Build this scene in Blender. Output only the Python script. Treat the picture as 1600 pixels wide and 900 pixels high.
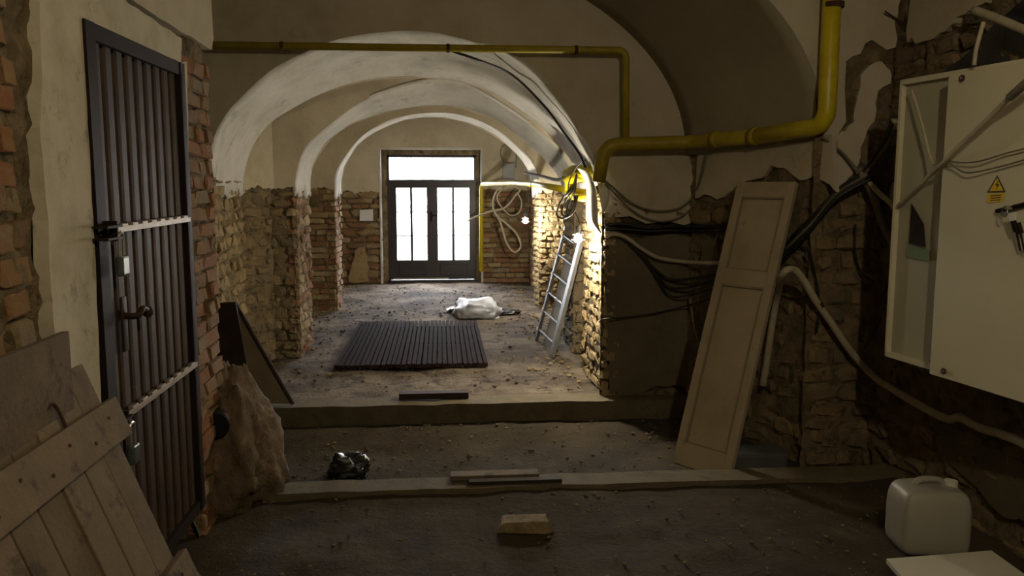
import bpy, bmesh, math, random
from mathutils import Vector, Matrix, noise
from mathutils.geometry import tessellate_polygon
for o in list(bpy.data.objects): bpy.data.objects.remove(o)
SC = bpy.context.scene
COL = SC.collection
RND = random.Random(7)

# ------------------------------------------------------------------ camera
FPX, PITCH, YAW, EYE = 1300.0, math.radians(7.23), math.radians(4.8), 1.75
cd = bpy.data.cameras.new('camera'); cam = bpy.data.objects.new('camera', cd); COL.objects.link(cam)
cd.sensor_width = 36; cd.lens = FPX/1600*36; cd.clip_start = 0.05; cd.clip_end = 200
cam.location = (0, 0, EYE); cam.rotation_euler = (math.pi/2-PITCH, 0, -YAW)
SC.camera = cam
# ------------------------------------------------------------------ world + view
w = bpy.data.worlds.new('overcast_sky'); SC.world = w; w.use_nodes = True
bg = w.node_tree.nodes['Background']; bg.inputs[0].default_value = (0.86, 0.90, 1.0, 1); bg.inputs[1].default_value = 42.0
SC.view_settings.view_transform = 'Standard'; SC.view_settings.look = 'None'
SC.view_settings.gamma = 1; SC.view_settings.use_curve_mapping = False; SC.view_settings.exposure = 0.0
NEAR_LAMP = dict(loc=(0.95, 0.45, 2.95), e=74.0, col=(1.0, 0.85, 0.60))
BULB_E = 2300.0
ld = bpy.data.lights.new('door_daylight_portal', 'AREA'); ld.shape = 'RECTANGLE'; ld.size = 1.5; ld.size_y = 2.2
ld.cycles.is_portal = True
lo = bpy.data.objects.new('door_daylight_portal', ld); COL.objects.link(lo)
lo.location = (-0.16, 13.85, 1.2); lo.rotation_euler = (-math.pi/2, 0, 0)

# ------------------------------------------------------------------ projection helpers (pixel -> point on a real plane)
_F = Vector((math.sin(YAW)*math.cos(PITCH), math.cos(YAW)*math.cos(PITCH), -math.sin(PITCH)))
_R = Vector((math.cos(YAW), -math.sin(YAW), 0)); _U = _R.cross(_F)
_C = Vector((0, 0, EYE))
def ray(x, y): return _F + _R*((x-800)/FPX) + _U*((450-y)/FPX)
def un(x, y, X=None, Y=None, Z=None, plane=None):
    d = ray(x, y)
    if plane: t = (plane[0]-_C).dot(plane[1])/d.dot(plane[1])
    elif X is not None: t = (X-_C.x)/d.x
    elif Y is not None: t = (Y-_C.y)/d.y
    else: t = (Z-_C.z)/d.z
    return _C + d*t
V = Vector
ZN = 0.06                     # level of the near floor, a low step above the bay floor
ZF = 0.13                     # level of the passage floor behind the kerb

# ------------------------------------------------------------------ materials
def lin(c): return tuple((v/12.92 if v <= .04045 else ((v+.055)/1.055)**2.4) for v in c)
def hexc(h): return lin(tuple(int(h[i:i+2], 16)/255 for i in (0, 2, 4)))+(1,)
def mat(name, cols, rough=0.85, scale=6.0, bump=0.3, bscale=40.0, metal=0.0, perobj=0.0, detail=6, bdist=0.01, spec=0.3, stain=None):
    m = bpy.data.materials.new(name); m.use_nodes = True; nt = m.node_tree; N = nt.nodes; L = nt.links
    b = N['Principled BSDF']; b.inputs['Roughness'].default_value = rough; b.inputs['Metallic'].default_value = metal
    b.inputs['Specular IOR Level'].default_value = spec
    g = N.new('ShaderNodeNewGeometry')
    n1 = N.new('ShaderNodeTexNoise'); n1.inputs['Scale'].default_value = scale; n1.inputs['Detail'].default_value = detail
    n1.inputs['Roughness'].default_value = .65
    L.new(g.outputs['Position'], n1.inputs['Vector'])
    fac = n1.outputs['Fac']
    if perobj:
        oi = N.new('ShaderNodeObjectInfo')
        a = N.new('ShaderNodeMath'); a.operation = 'ADD'; L.new(oi.outputs['Random'], a.inputs[0]); L.new(g.outputs['Random Per Island'], a.inputs[1])
        fr = N.new('ShaderNodeMath'); fr.operation = 'FRACT'; L.new(a.outputs[0], fr.inputs[0])
        mx = N.new('ShaderNodeMix'); mx.inputs[0].default_value = perobj
        L.new(fac, mx.inputs[2]); L.new(fr.outputs[0], mx.inputs[3]); fac = mx.outputs[0]
    cr = N.new('ShaderNodeValToRGB'); e = cr.color_ramp.elements
    lo_, hi_ = (0.3, 0.7) if perobj < .3 else (0.12, 0.88)
    k = len(cols)
    while len(e) < k: e.new(.5)
    for i, c in enumerate(cols):
        e[i].position = lo_+(hi_-lo_)*i/max(1, k-1); e[i].color = hexc(c)
    L.new(fac, cr.inputs[0]); out = cr.outputs[0]
    if stain:
        n3 = N.new('ShaderNodeTexNoise'); n3.inputs['Scale'].default_value = stain[1]; n3.inputs['Detail'].default_value = 8; n3.inputs['Roughness'].default_value = .7
        L.new(g.outputs['Position'], n3.inputs['Vector'])
        r3 = N.new('ShaderNodeValToRGB'); r3.color_ramp.elements[0].position = stain[2]; r3.color_ramp.elements[1].position = stain[2]+.08
        r3.color_ramp.elements[0].color = (0, 0, 0, 1); r3.color_ramp.elements[1].color = (stain[3],)*3+(1,)
        L.new(n3.outputs['Fac'], r3.inputs[0])
        m3 = N.new('ShaderNodeMix'); m3.data_type = 'RGBA'; L.new(r3.outputs[0], m3.inputs[0]); L.new(out, m3.inputs[6]); m3.inputs[7].default_value = hexc(stain[0]); out = m3.outputs[2]
    L.new(out, b.inputs['Base Color'])
    if bump:
        n2 = N.new('ShaderNodeTexNoise'); n2.inputs['Scale'].default_value = bscale; n2.inputs['Detail'].default_value = 5; n2.inputs['Roughness'].default_value = .7
        L.new(g.outputs['Position'], n2.inputs['Vector'])
        bp = N.new('ShaderNodeBump'); bp.inputs['Strength'].default_value = bump; bp.inputs['Distance'].default_value = bdist
        L.new(n2.outputs['Fac'], bp.inputs['Height']); L.new(bp.outputs[0], b.inputs['Normal'])
    return m
def plain(name, c, rough=.5, metal=0, spec=.5): return mat(name, [c, c], rough, 5, 0, metal=metal, spec=spec)
def emis(name, c, s):
    m = bpy.data.materials.new(name); m.use_nodes = True; N = m.node_tree.nodes; N.clear()
    e = N.new('ShaderNodeEmission'); e.inputs[0].default_value = tuple(c)+(1,); e.inputs[1].default_value = s
    o = N.new('ShaderNodeOutputMaterial'); m.node_tree.links.new(e.outputs[0], o.inputs[0]); return m
M = {}
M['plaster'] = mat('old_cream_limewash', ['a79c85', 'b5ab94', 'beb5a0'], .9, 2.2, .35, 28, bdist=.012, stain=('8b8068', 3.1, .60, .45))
M['plaster_white'] = mat('whitewash', ['a8a79f', 'bfbdb4', 'cbc9c2'], .88, 3.0, .4, 22, bdist=.014, stain=('8f8f8c', 5.0, .58, .6))
M['vault'] = mat('shade_toned_vault_plaster', ['857c66', '8f8670', '988f79'], .92, 2.0, .3, 30, bdist=.01)  # darker than the cream plaster: the vault's shade is put into its colour
M['surround'] = mat('cream_painted_surround', ['a59c82', 'b8b098', 'c4bda6'], .8, 5.0, .35, 18, bdist=.008, stain=('837a63', 9.0, .58, .6))
M['edge'] = mat('broken_plaster_edge', ['6d624e', '8a7e68'], .95, 14, .6, 60)
M['mortar'] = mat('crumbling_mortar', ['54482f', '77674c', '928060'], .96, 9, 1.0, 45, bdist=.02, stain=('33291d', 12, .57, .8))
M['mortar_dark'] = mat('dark_brown_mortar', ['3a3225', '554937', '6b5d47'], .96, 8, 1.0, 40, bdist=.02, stain=('241e16', 10, .56, .8))  # darker brown than the plain mortar
M['render'] = mat('gray_cement_render', ['5b5241', '655b48', '6f6550'], .93, 3, .5, 30, stain=('4b4233', 4, .58, .6))
M['brick'] = mat('orange_red_brick', ['6a5a40', '86694a', '94704a', '8e5d3c', '8d7a58', '6e6048'], .92, 18, .9, 60, perobj=.6, bdist=.012, stain=('8e8062', 16, .57, .75))
M['brick_far'] = mat('red_brick_and_rubble', ['5c4d38', '7c6147', '8c6347', '8a7453', 'a08e6c', '7d6f57'], .92, 10, 1.0, 40, perobj=.6, bdist=.02, stain=('a3977c', 9, .56, .7))
M['stone'] = mat('sooty_field_stone', ['544a38', '73664e', '857050', '6b604c', '8a5c3e'], .93, 9, .9, 35, perobj=.45, bdist=.015, stain=('40392c', 8, .55, .8))
M['stone_pale'] = mat('lime_dusted_stone', ['6a5c42', '8c7a58', '9c8a66', '87663f'], .93, 12, 1.0, 40, perobj=.45, bdist=.015, stain=('514631', 11, .56, .7))
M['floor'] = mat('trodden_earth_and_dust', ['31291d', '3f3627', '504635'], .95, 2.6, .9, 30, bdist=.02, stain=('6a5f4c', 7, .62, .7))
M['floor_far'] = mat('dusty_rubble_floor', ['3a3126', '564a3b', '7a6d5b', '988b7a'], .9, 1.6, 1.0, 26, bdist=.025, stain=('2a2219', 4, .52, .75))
M['kerb'] = mat('worn_concrete', ['524a37', '625843', '71664f'], .9, 6, .6, 40, stain=('4a4232', 6, .56, .7))
M['steel'] = mat('dark_brown_painted_steel', ['2c2016', '38291c', '433223'], .6, 5, .2, 60, spec=.15, stain=('5d5346', 14, .66, .6))
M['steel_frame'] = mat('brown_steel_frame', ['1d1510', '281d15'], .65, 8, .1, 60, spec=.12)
M['bar'] = mat('dusty_flat_steel', ['857a6c', '9c9082'], .5, 20, .2, 60, metal=.3)
M['lock'] = mat('grey_blue_padlock_brass', ['4d5558', '67706f'], .35, 30, .1, metal=.6)
M['shackle'] = plain('bright_shackle_steel', 'b8b6ae', .3, .8)
M['yellow'] = mat('yellow_gas_pipe_paint', ['ab9a10', 'bcab12', 'c6b41c'], .38, 9, .12, 30, spec=.5, stain=('8b7418', 11, .64, .6))
M['yellow_dirty'] = mat('dusty_yellow_pipe_paint', ['80721e', '94841f', 'a08d22'], .5, 9, .15, 30, stain=('5c5322', 11, .60, .6))
M['door_dark'] = mat('dark_brown_door_paint', ['1c1616', '272020'], .4, 8, .1, 40, spec=.5)
M['wood_grey'] = mat('weathered_grey_wood', ['574a38', '6d5e48', '7a6a51'], .88, 5, .5, 50, stain=('3c3226', 9, .56, .7), perobj=.25)
M['wood_brown'] = mat('dark_brown_wood', ['2c2018', '3e2d22'], .8, 7, .4, 50)
M['wood_beige'] = mat('grubby_beige_painted_wood', ['8f826a', '9d8f76', 'a6987e'], .6, 3, .15, 30, stain=('685c48', 6, .62, .6))
M['board_pale'] = mat('pale_board', ['7c725c', '8d8268'], .8, 4, .3, 40)
M['slat'] = mat('brown_rubber_and_brush_slats', ['1b110b', '261811', '301f17'], .9, 14, .4, 70, perobj=.3, spec=.05)
M['alu'] = mat('scratched_aluminium', ['6b6963', '85827a'], .45, 20, .1, 60, metal=.6)
M['dark_rail'] = plain('dark_grey_ladder_rail', '3b3936', .5, .4)
M['whitebag'] = mat('dusty_white_plastic_sack', ['a4a8ae', 'b8bbc0'], .55, 6, .3, 14, bdist=.02)
M['black'] = mat('black_plastic_film', ['111214', '1b1c20'], .28, 6, .4, 18, bdist=.02, spec=.7)
M['cable_black'] = plain('black_cable_sheath', '17150f', .5)
M['cable_white'] = mat('dusty_white_conduit', ['9d937c', 'b5ab92'], .6, 12, .1)
M['cable_grey'] = mat('dusty_grey_cable', ['5c5647', '787160'], .6, 14, .1)
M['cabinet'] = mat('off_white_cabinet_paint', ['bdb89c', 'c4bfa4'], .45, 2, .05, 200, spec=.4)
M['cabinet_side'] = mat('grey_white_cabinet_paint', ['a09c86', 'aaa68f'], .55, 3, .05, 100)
M['sign'] = plain('yellow_sign_film', 'd8b414', .4)
M['ink'] = plain('black_print', '141210', .5)
M['rust'] = mat('rusty_iron', ['35241a', '4c3324'], .85, 30, .5, 80)
M['can'] = mat('milky_plastic', ['8d8a7e', '9a978b'], .45, 2, .05, 60)
M['white_board'] = mat('white_laminate', ['c6c4b6', 'cdcbbd'], .4, 2, .05, 100)
M['slate'] = mat('grey_blue_slab', ['4a4c4c', '5a5c5a'], .85, 5, .4, 40)
M['sackcloth'] = mat('dusty_brown_rubble', ['554733', '675742', '7a6850'], .95, 7, .9, 30, bdist=.02, stain=('8e8062', 7, .58, .7))
M['hole'] = plain('hollow_shade_black', '060504', .95)  # near-black for the shade inside the drain pipe
M['paper'] = plain('white_paper', 'cfd0d2', .7)
M['greybox'] = plain('grey_plastic_box', '8f8f8b', .5)
M['green'] = plain('green_label', '4c6b34', .5)
M['chrome'] = plain('chrome', 'c8c6c0', .15, 1)
M['street'] = mat('street_paving', ['8d8b86', 'a5a39e'], .8)
M['plastic_flap'] = mat('torn_white_sheet', ['cfcbbd', 'dedacc'], .7, 8, .2, 20)
g = bpy.data.materials.new('window_glass'); g.use_nodes = True; N = g.node_tree.nodes; N.clear()
t_ = N.new('ShaderNodeBsdfTransparent'); gl = N.new('ShaderNodeBsdfGlossy'); gl.inputs['Roughness'].default_value = .05
mx = N.new('ShaderNodeMixShader'); mx.inputs[0].default_value = .08; oo = N.new('ShaderNodeOutputMaterial')
g.node_tree.links.new(t_.outputs[0], mx.inputs[1]); g.node_tree.links.new(gl.outputs[0], mx.inputs[2]); g.node_tree.links.new(mx.outputs[0], oo.inputs[0])
M['glass'] = g

# ------------------------------------------------------------------ object helpers
def link(name, me, m, parent=None):
    o = bpy.data.objects.new(name, me); COL.objects.link(o)
    if m is not None:
        me.materials.clear()
        for k in (m if isinstance(m, (list, tuple)) else [m]): me.materials.append(M[k])
    if parent: o.parent = parent
    return o
def obj(name, bm, m, parent=None, smooth=False):
    me = bpy.data.meshes.new(name); bm.to_mesh(me); bm.free()
    if smooth:
        for p in me.polygons: p.use_smooth = True
    o = link(name, me, m, parent)
    if parent is not None and parent.type == 'EMPTY':
        o.matrix_parent_inverse = Matrix.Translation(parent.location).inverted()
    return o
def tag(o, label, cat, group=None):
    o['label'] = label; o['category'] = cat
    if group: o['group'] = group
    return o
def struct(o, label=None, cat=None):
    o['kind'] = 'structure'
    if label: o['label'] = label
    if cat: o['category'] = cat
    return o
def thing(name, loc, label, cat, group=None):
    o = bpy.data.objects.new(name, None); COL.objects.link(o); o.location = loc; o.empty_display_size = .1
    return tag(o, label, cat, group)
def frame(o, u, v):       # matrix with x=u, z=v
    u = V(u).normalized(); v = V(v); v = (v-u*v.dot(u)).normalized(); y = v.cross(u)
    m = Matrix((u, y, v)).transposed().to_4x4(); m.translation = V(o); return m
def box(bm, c, s, m=None, bev=0.0):
    r = bmesh.ops.create_cube(bm, size=1); vs = r['verts']
    T = Matrix.Translation(V(c)) @ Matrix.Diagonal((s[0], s[1], s[2], 1))
    if m is not None: T = m @ T
    bmesh.ops.transform(bm, matrix=T, verts=vs)
    if bev:
        es = list({e for v in vs for e in v.link_edges})
        bmesh.ops.bevel(bm, geom=es, offset=bev, segments=2, affect='EDGES', profile=.5)
def nbox(name, c, s, m, parent=None, mtx=None, bev=0.0):
    bm = bmesh.new(); box(bm, c, s, mtx, bev); return obj(name, bm, m, parent)
def smooth_pts(pts, n=8):
    pts = [V(p) for p in pts]
    if len(pts) < 3: return pts
    P = [pts[0]*2-pts[1]]+pts+[pts[-1]*2-pts[-2]]; out = []
    for i in range(1, len(P)-2):
        a, b, c, d = P[i-1:i+3]
        for k in range(n):
            t = k/n
            out.append(.5*((2*b)+(c-a)*t+(2*a-5*b+4*c-d)*t*t+(3*b-a-3*c+d)*t**3))
    out.append(pts[-1]); return out
def tube_bm(bm, pts, r, sides=8, r2=None):
    rings = []; n = len(pts); up = None
    for i, p in enumerate(pts):
        d = (pts[min(i+1, n-1)]-pts[max(i-1, 0)])
        d = d.normalized() if d.length > 1e-9 else V((0, 0, 1))
        if up is None: up = V((0, 0, 1)) if abs(d.z) < .9 else V((1, 0, 0))
        a = d.cross(up); a = a.normalized() if a.length > 1e-6 else d.orthogonal().normalized()
        b = a.cross(d).normalized(); up = b
        rr = r if r2 is None else r+(r2-r)*i/(n-1)
        rings.append([bm.verts.new(p+a*math.cos(2*math.pi*k/sides)*rr+b*math.sin(2*math.pi*k/sides)*rr) for k in range(sides)])
    for i in range(n-1):
        for k in range(sides):
            bm.faces.new((rings[i][k], rings[i][(k+1) % sides], rings[i+1][(k+1) % sides], rings[i+1][k]))
    bm.faces.new(rings[0][::-1]); bm.faces.new(rings[-1])
def tube(name, pts, r, m, parent=None, sides=8, sm=True, n=6):
    bm = bmesh.new(); P = smooth_pts(pts, n) if sm else [V(p) for p in pts]
    tube_bm(bm, P, r, sides); o = obj(name, bm, m, parent, True); return o
def bent(pts, rad, n=6):     # polyline with rounded corners
    pts = [V(p) for p in pts]; out = [pts[0]]
    for i in range(1, len(pts)-1):
        a = (pts[i-1]-pts[i]).normalized(); b = (pts[i+1]-pts[i]).normalized()
        p0 = pts[i]+a*rad; p1 = pts[i]+b*rad
        for k in range(n+1):
            t = k/n; out.append(p0*(1-t)**2+pts[i]*2*t*(1-t)+p1*t*t)
    out.append(pts[-1]); return out
def fbm(x, y, z, s=1.0): return noise.fractal(V((x*s, y*s, z*s)), .8, 2.0, 4)
def slab(name, pts, n, th, m, parent=None, jag=0.0, seg=.03, seed=0, medge=None):
    """flat polygon (world points) with ragged outline, front face at pts, thickness th against n"""
    P = []; k = len(pts); r = random.Random(seed+len(pts)); n = V(n).normalized()
    for i in range(k):
        a = V(pts[i][:3]) if len(pts[i]) == 3 or not isinstance(pts[i], tuple) else V(pts[i][:3]); b = V(pts[(i+1) % k])
        P.append(a); L = (b-a).length
        if jag and L > seg*1.5:
            q = max(1, int(L/seg)); d = (b-a).normalized(); s = d.cross(n)
            for j in range(1, q):
                t = (j+r.uniform(-.3, .3))/q
                P.append(a.lerp(b, t)+s*jag*(noise.noise(a.lerp(b, t)*9+V((seed, 0, 0)))*1.6+r.uniform(-.35, .35)))
    bm = bmesh.new()
    f = [bm.verts.new(p) for p in P]; bk = [bm.verts.new(p-n*th) for p in P]
    tri = tessellate_polygon([P])
    for t in tri:
        for ring in (f, bk):
            try: bm.faces.new([ring[i] for i in t])
            except ValueError: pass
    for i in range(len(P)):
        q = (f[i], f[(i+1) % len(P)], bk[(i+1) % len(P)], bk[i])
        try: fc = bm.faces.new(q); fc.material_index = 1 if medge else 0
        except ValueError: pass
    bmesh.ops.recalc_face_normals(bm, faces=bm.faces)
    return obj(name, bm, [m, medge] if medge else m, parent)
def pxslab(name, px, n, th, m, parent=None, jag=0.0, seed=0, medge='edge', seg=.03, **pl):
    return slab(name, [un(x, y, **pl) for x, y in px], n, th, m, parent, jag, seg, seed, medge)
def rough_panel(name, O, u, W, z0, z1, n, amp, m, parent=None, res=.04, freq=7, wf=None):
    """vertical rough backing surface, O + u*s, z0..z1, displaced along n"""
    O = V(O); u = V(u).normalized(); n = V(n).normalized(); bm = bmesh.new()
    nx = max(1, int(W/res)); nz = max(1, int((z1-z0)/res)); vs = []
    for j in range(nz+1):
        row = []
        for i in range(nx+1):
            p = O+u*(W*i/nx)+V((0, 0, z0+(z1-z0)*j/nz-O.z))
            d = fbm(p.x, p.y, p.z, freq)*amp
            row.append(bm.verts.new(p+n*d))
        vs.append(row)
    for j in range(nz):
        for i in range(nx): bm.faces.new((vs[j][i], vs[j][i+1], vs[j+1][i+1], vs[j+1][i]))
    return obj(name, bm, m, parent, True)

# brick and stone blanks
def blank(seed, bev, jit):
    r = random.Random(seed); bm = bmesh.new(); bmesh.ops.create_cube(bm, size=1)
    bmesh.ops.bevel(bm, geom=list(bm.edges), offset=bev, segments=1, affect='EDGES')
    for v in bm.verts: v.co += V((r.uniform(-jit, jit), r.uniform(-jit, jit), r.uniform(-jit, jit)))
    return bm
BRICKS, STONES = [], []
for i in range(7):
    for L_, b_, j_ in ((BRICKS, .09, .075), (STONES, .2, .12)):
        bm = blank(i+3, b_, j_); me = bpy.data.meshes.new('brick' if L_ is BRICKS else 'stone'); bm.to_mesh(me); bm.free(); L_.append(me)
MESHM = {}
def blank_mat(i, lst, key):
    k = (i, id(lst), key)
    if k not in MESHM:
        me = lst[i].copy(); me.materials.append(M[key]); MESHM[k] = me
    return MESHM[k]
def masonry(parent, O, u, n, W, z0, z1, bl=.27, bh=.068, joint=.016, depth=.09, proud=.02, key='brick', stones=False, stuff=False, region=None, seed=1, jit=.012, skip=.03, pname=None, zw=.006):
    r = random.Random(seed); O = V(O); u = V(u).normalized(); n = V(n).normalized()
    y = V((0, 0, 1)).cross(u); B = Matrix((u, y, V((0, 0, 1)))).transposed().to_4x4()
    lst = STONES if stones else BRICKS
    name = pname or ('stone' if stones else 'brick'); z = z0; row = 0
    bmx = bmesh.new() if stuff else None; cnt = 0
    while z < z1-.02:
        h = bh*r.uniform(.8, 1.35) if stones else bh
        h = min(h, z1-z)
        s = -r.random()*bl*.5 if row % 2 else -r.random()*bl*.2
        while s < W-.01:
            l = bl*(r.choice((1, 1, .5, .75)) if not stones else r.uniform(.5, 1.25))
            a, b = max(s, 0), min(s+l, W); s += l+joint*r.uniform(.6, 1.6)
            if b-a < .035: continue
            c = (a+b)/2
            if r.random() < skip or (region and not region(c, z+h/2)): continue
            dz = zw*r.uniform(-1, 1); off = proud+r.uniform(-jit, jit)
            p = O+u*c+V((0, 0, z+h/2+dz-O.z))+n*(off-depth/2)
            T = Matrix.Translation(p) @ B @ Matrix.Rotation(r.uniform(-.05, .05)*(2 if stones else 1), 4, 'Y') @ Matrix.Rotation(r.uniform(-.06, .06), 4, 'Z') @ Matrix.Rotation(r.uniform(-.06, .06), 4, 'X') @ Matrix.Diagonal((b-a, depth, h, 1))
            i = r.randrange(len(lst))
            if stuff:
                k0 = len(bmx.verts); bmx.from_mesh(lst[i]); bmx.verts.ensure_lookup_table()
                bmesh.ops.transform(bmx, matrix=T, verts=bmx.verts[k0:])
            else:
                o = bpy.data.objects.new(name, blank_mat(i, lst, key)); COL.objects.link(o); o.parent = parent; o.matrix_local = T
            cnt += 1
        z += h+joint; row += 1
    if stuff:
        o = obj('brickwork' if not stones else 'stonework', bmx, key, parent); o['kind'] = 'stuff'
    return cnt
def loft(name, prof0, y0, prof1, y1, ny, m, parent=None, amp=.0, jagL=0, jagR=0, th=0, smooth=True):
    """surface between two (x,z) profiles at depths y0,y1"""
    bm = bmesh.new(); rows = []
    for j in range(ny+1):
        t = j/ny; row = []
        for i, (a, b) in enumerate(zip(prof0, prof1)):
            x = a[0]*(1-t)+b[0]*t; z = a[1]*(1-t)+b[1]*t; y = y0+(y1-y0)*t
            if i == 0: z -= jagL*(.5+noise.noise(V((x, y*11, 3)))+RND.uniform(-.3, .3))
            if i == len(prof0)-1: z -= jagR*(.5+noise.noise(V((x, y*11, 5)))+RND.uniform(-.3, .3))
            if amp and 0 < j < ny:
                d = fbm(x, y, z, 1.3)*amp; cx = (prof0[0][0]+prof0[-1][0])/2
                q = V((x-cx, z-1.6)); q = q.normalized() if q.length > 1e-6 else V((0, 1)); x += q.x*d; z += q.y*d
            row.append(bm.verts.new((x, y, z)))
        rows.append(row)
    for j in range(ny):
        for i in range(len(prof0)-1): bm.faces.new((rows[j][i], rows[j][i+1], rows[j+1][i+1], rows[j+1][i]))
    o = obj(name, bm, m, parent, smooth)
    if th:
        md = o.modifiers.new('thickness', 'SOLIDIFY'); md.thickness = th; md.offset = 1
    return o
def resample(pts, n):
    P = [V((p[0], p[1])) for p in pts]
    P3 = smooth_pts([V((p.x, 0, p.y)) for p in P], 6)
    d = [0]
    for i in range(1, len(P3)): d.append(d[-1]+(P3[i]-P3[i-1]).length)
    out = []; k = 0
    for i in range(n):
        t = d[-1]*i/(n-1)
        while k < len(d)-2 and d[k+1] < t: k += 1
        f = (t-d[k])/max(1e-9, d[k+1]-d[k]); q = P3[k].lerp(P3[k+1], min(1, f)); out.append((q.x, q.z))
    return out
def ell(cx, hw, zs, rise, n, a0=0, a1=math.pi):
    return [(cx-hw*math.cos(a0+(a1-a0)*i/(n-1)), zs+rise*math.sin(a0+(a1-a0)*i/(n-1))) for i in range(n)]
def sheet(name, poly, Y, th, m, parent, side=-1, medge='edge'):
    return slab(name, [V((x, Y, z)) for x, z in poly], (0, side, 0), th, m, parent, 0, medge=medge)
def jagline(x0, x1, z, amp, step=.025, seed=0):
    r = random.Random(seed); n = max(2, int(abs(x1-x0)/step)); out = []
    for i in range(n+1):
        x = x0+(x1-x0)*i/n
        out.append((x, z+amp*(noise.noise(V((x*7, seed, 0)))+noise.noise(V((x*23, seed, 1)))*.5+r.uniform(-.25, .25))))
    return out

# ================================================================== LARGE STRUCTURE
# floors
def floor_bm(x0, x1, y0, y1, z, amp, res=.05):
    bm = bmesh.new(); nx = int((x1-x0)/res); ny = int((y1-y0)/res); R = []
    for j in range(ny+1):
        row = []
        for i in range(nx+1):
            x = x0+(x1-x0)*i/nx; y = y0+(y1-y0)*j/ny
            row.append(bm.verts.new((x, y, z+amp*(fbm(x, y, 0, 1.7)+.35*fbm(x, y, 4, 9)))))
        R.append(row)
    for j in range(ny):
        for i in range(nx): bm.faces.new((R[j][i], R[j][i+1], R[j+1][i+1], R[j+1][i]))
    return bm
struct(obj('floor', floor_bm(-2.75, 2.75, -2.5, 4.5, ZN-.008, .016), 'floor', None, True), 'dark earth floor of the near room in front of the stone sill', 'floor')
struct(nbox('ground', (0, 5.6, -.2), (6.2, 16.6, .2), 'mortar_dark'), 'unseen slab added under the floors to stop light leaks', 'ground')  # added slab, closes gaps where sky light came through
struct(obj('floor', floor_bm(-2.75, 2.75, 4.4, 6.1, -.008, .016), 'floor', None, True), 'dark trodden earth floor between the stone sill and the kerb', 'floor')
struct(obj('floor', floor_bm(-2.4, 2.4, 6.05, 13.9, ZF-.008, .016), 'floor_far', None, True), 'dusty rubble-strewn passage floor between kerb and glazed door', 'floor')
# outer shell so that no daylight leaks in
sh = struct(nbox('wall_back', (0, -2.6, 1.7), (6.2, .2, 3.8), 'vault'), 'plain plastered wall behind the viewer', 'wall')
struct(nbox('ceiling', (0, 5.7, 3.7), (6.2, 16.8, .2), 'vault'), 'unseen flat slab added above the vaults to keep daylight out', 'ceiling')
nr = struct(nbox('ceiling', (0, 1.15, 3.45), (5.5, 7.3, .1), 'plaster'), 'cream ceiling of the near room', 'ceiling')

# ---- arch wall builder
def arch(name, front, Yf, back, Yb, xl, xr, ztop, zjL, zjR, label, mface, mintr, rightpoly=None, jag=.05, N_=44):
    root = bpy.data.objects.new(name, None); COL.objects.link(root); struct(root, label, 'wall'); root.location = (0, Yf, 0)
    class R: pass
    pf = resample(front, N_); pb = resample(back, N_)
    sd = int(Yf*10)
    poly = jagline(xl, pf[0][0], zjL, jag, seed=sd)
    poly = [p for p in poly if p[0] < pf[0][0]-.004]+pf
    if rightpoly: poly += rightpoly
    else: poly += [p for p in jagline(pf[-1][0], xr, zjR, jag, seed=sd+1) if p[0] > pf[-1][0]+.004]
    poly += [(xr, ztop), (xl, ztop)]
    sheet('plaster_face', poly, Yf, .03, mface, root).matrix_parent_inverse = Matrix.Translation((0, -Yf, 0))
    bp = [(xl, pb[0][1])]+pb+[(xr, pb[-1][1]), (xr, ztop), (xl, ztop)]
    sheet('plaster_back', bp, Yb, .03, mface, root, 1).matrix_parent_inverse = Matrix.Translation((0, -Yf, 0))
    o = loft('arch_soffit', pf, Yf, pb, Yb, 14, mintr, root, .03, jag*1.2, jag*1.2, .03); o.matrix_parent_inverse = Matrix.Translation((0, -Yf, 0))
    return root, pf, pb
def PX(L, Y): return [(un(x, y, Y=Y).x, un(x, y, Y=Y).z) for x, y in L]
IM = lambda Y: Matrix.Translation((0, -Y, 0))

# ---- first arch (end wall of the near bay)
Y1, Y1b = 6.1, 7.2
a1f = PX([(322, 300), (326, 255), (334, 214), (352, 180), (375, 154), (424, 109), (487, 77), (525, 62), (580, 52), (637, 48), (680, 51), (712, 58), (750, 68), (787, 81), (830, 111), (862, 145), (890, 182), (912, 222), (928, 258), (936, 285)], Y1)
a1b = PX([(382, 300), (384, 262), (397, 225), (424, 191), (480, 157), (520, 141), (562, 129), (626, 122), (690, 124), (750, 137), (787, 154), (825, 182), (862, 218), (888, 245), (900, 268), (906, 290)], Y1b)
rp1 = PX([(938, 300), (944, 330), (950, 340), (985, 338), (1010, 350), (1040, 345), (1070, 352), (1087, 345)], Y1)
w1, p1f, p1b = arch('wall_first_arch', a1f, Y1, a1b, Y1b, -2.75, 1.88, 3.4, 1.76, 1.7, 'end wall of the near bay with the widest plastered arch', 'plaster', 'plaster_white', rp1)
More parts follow.
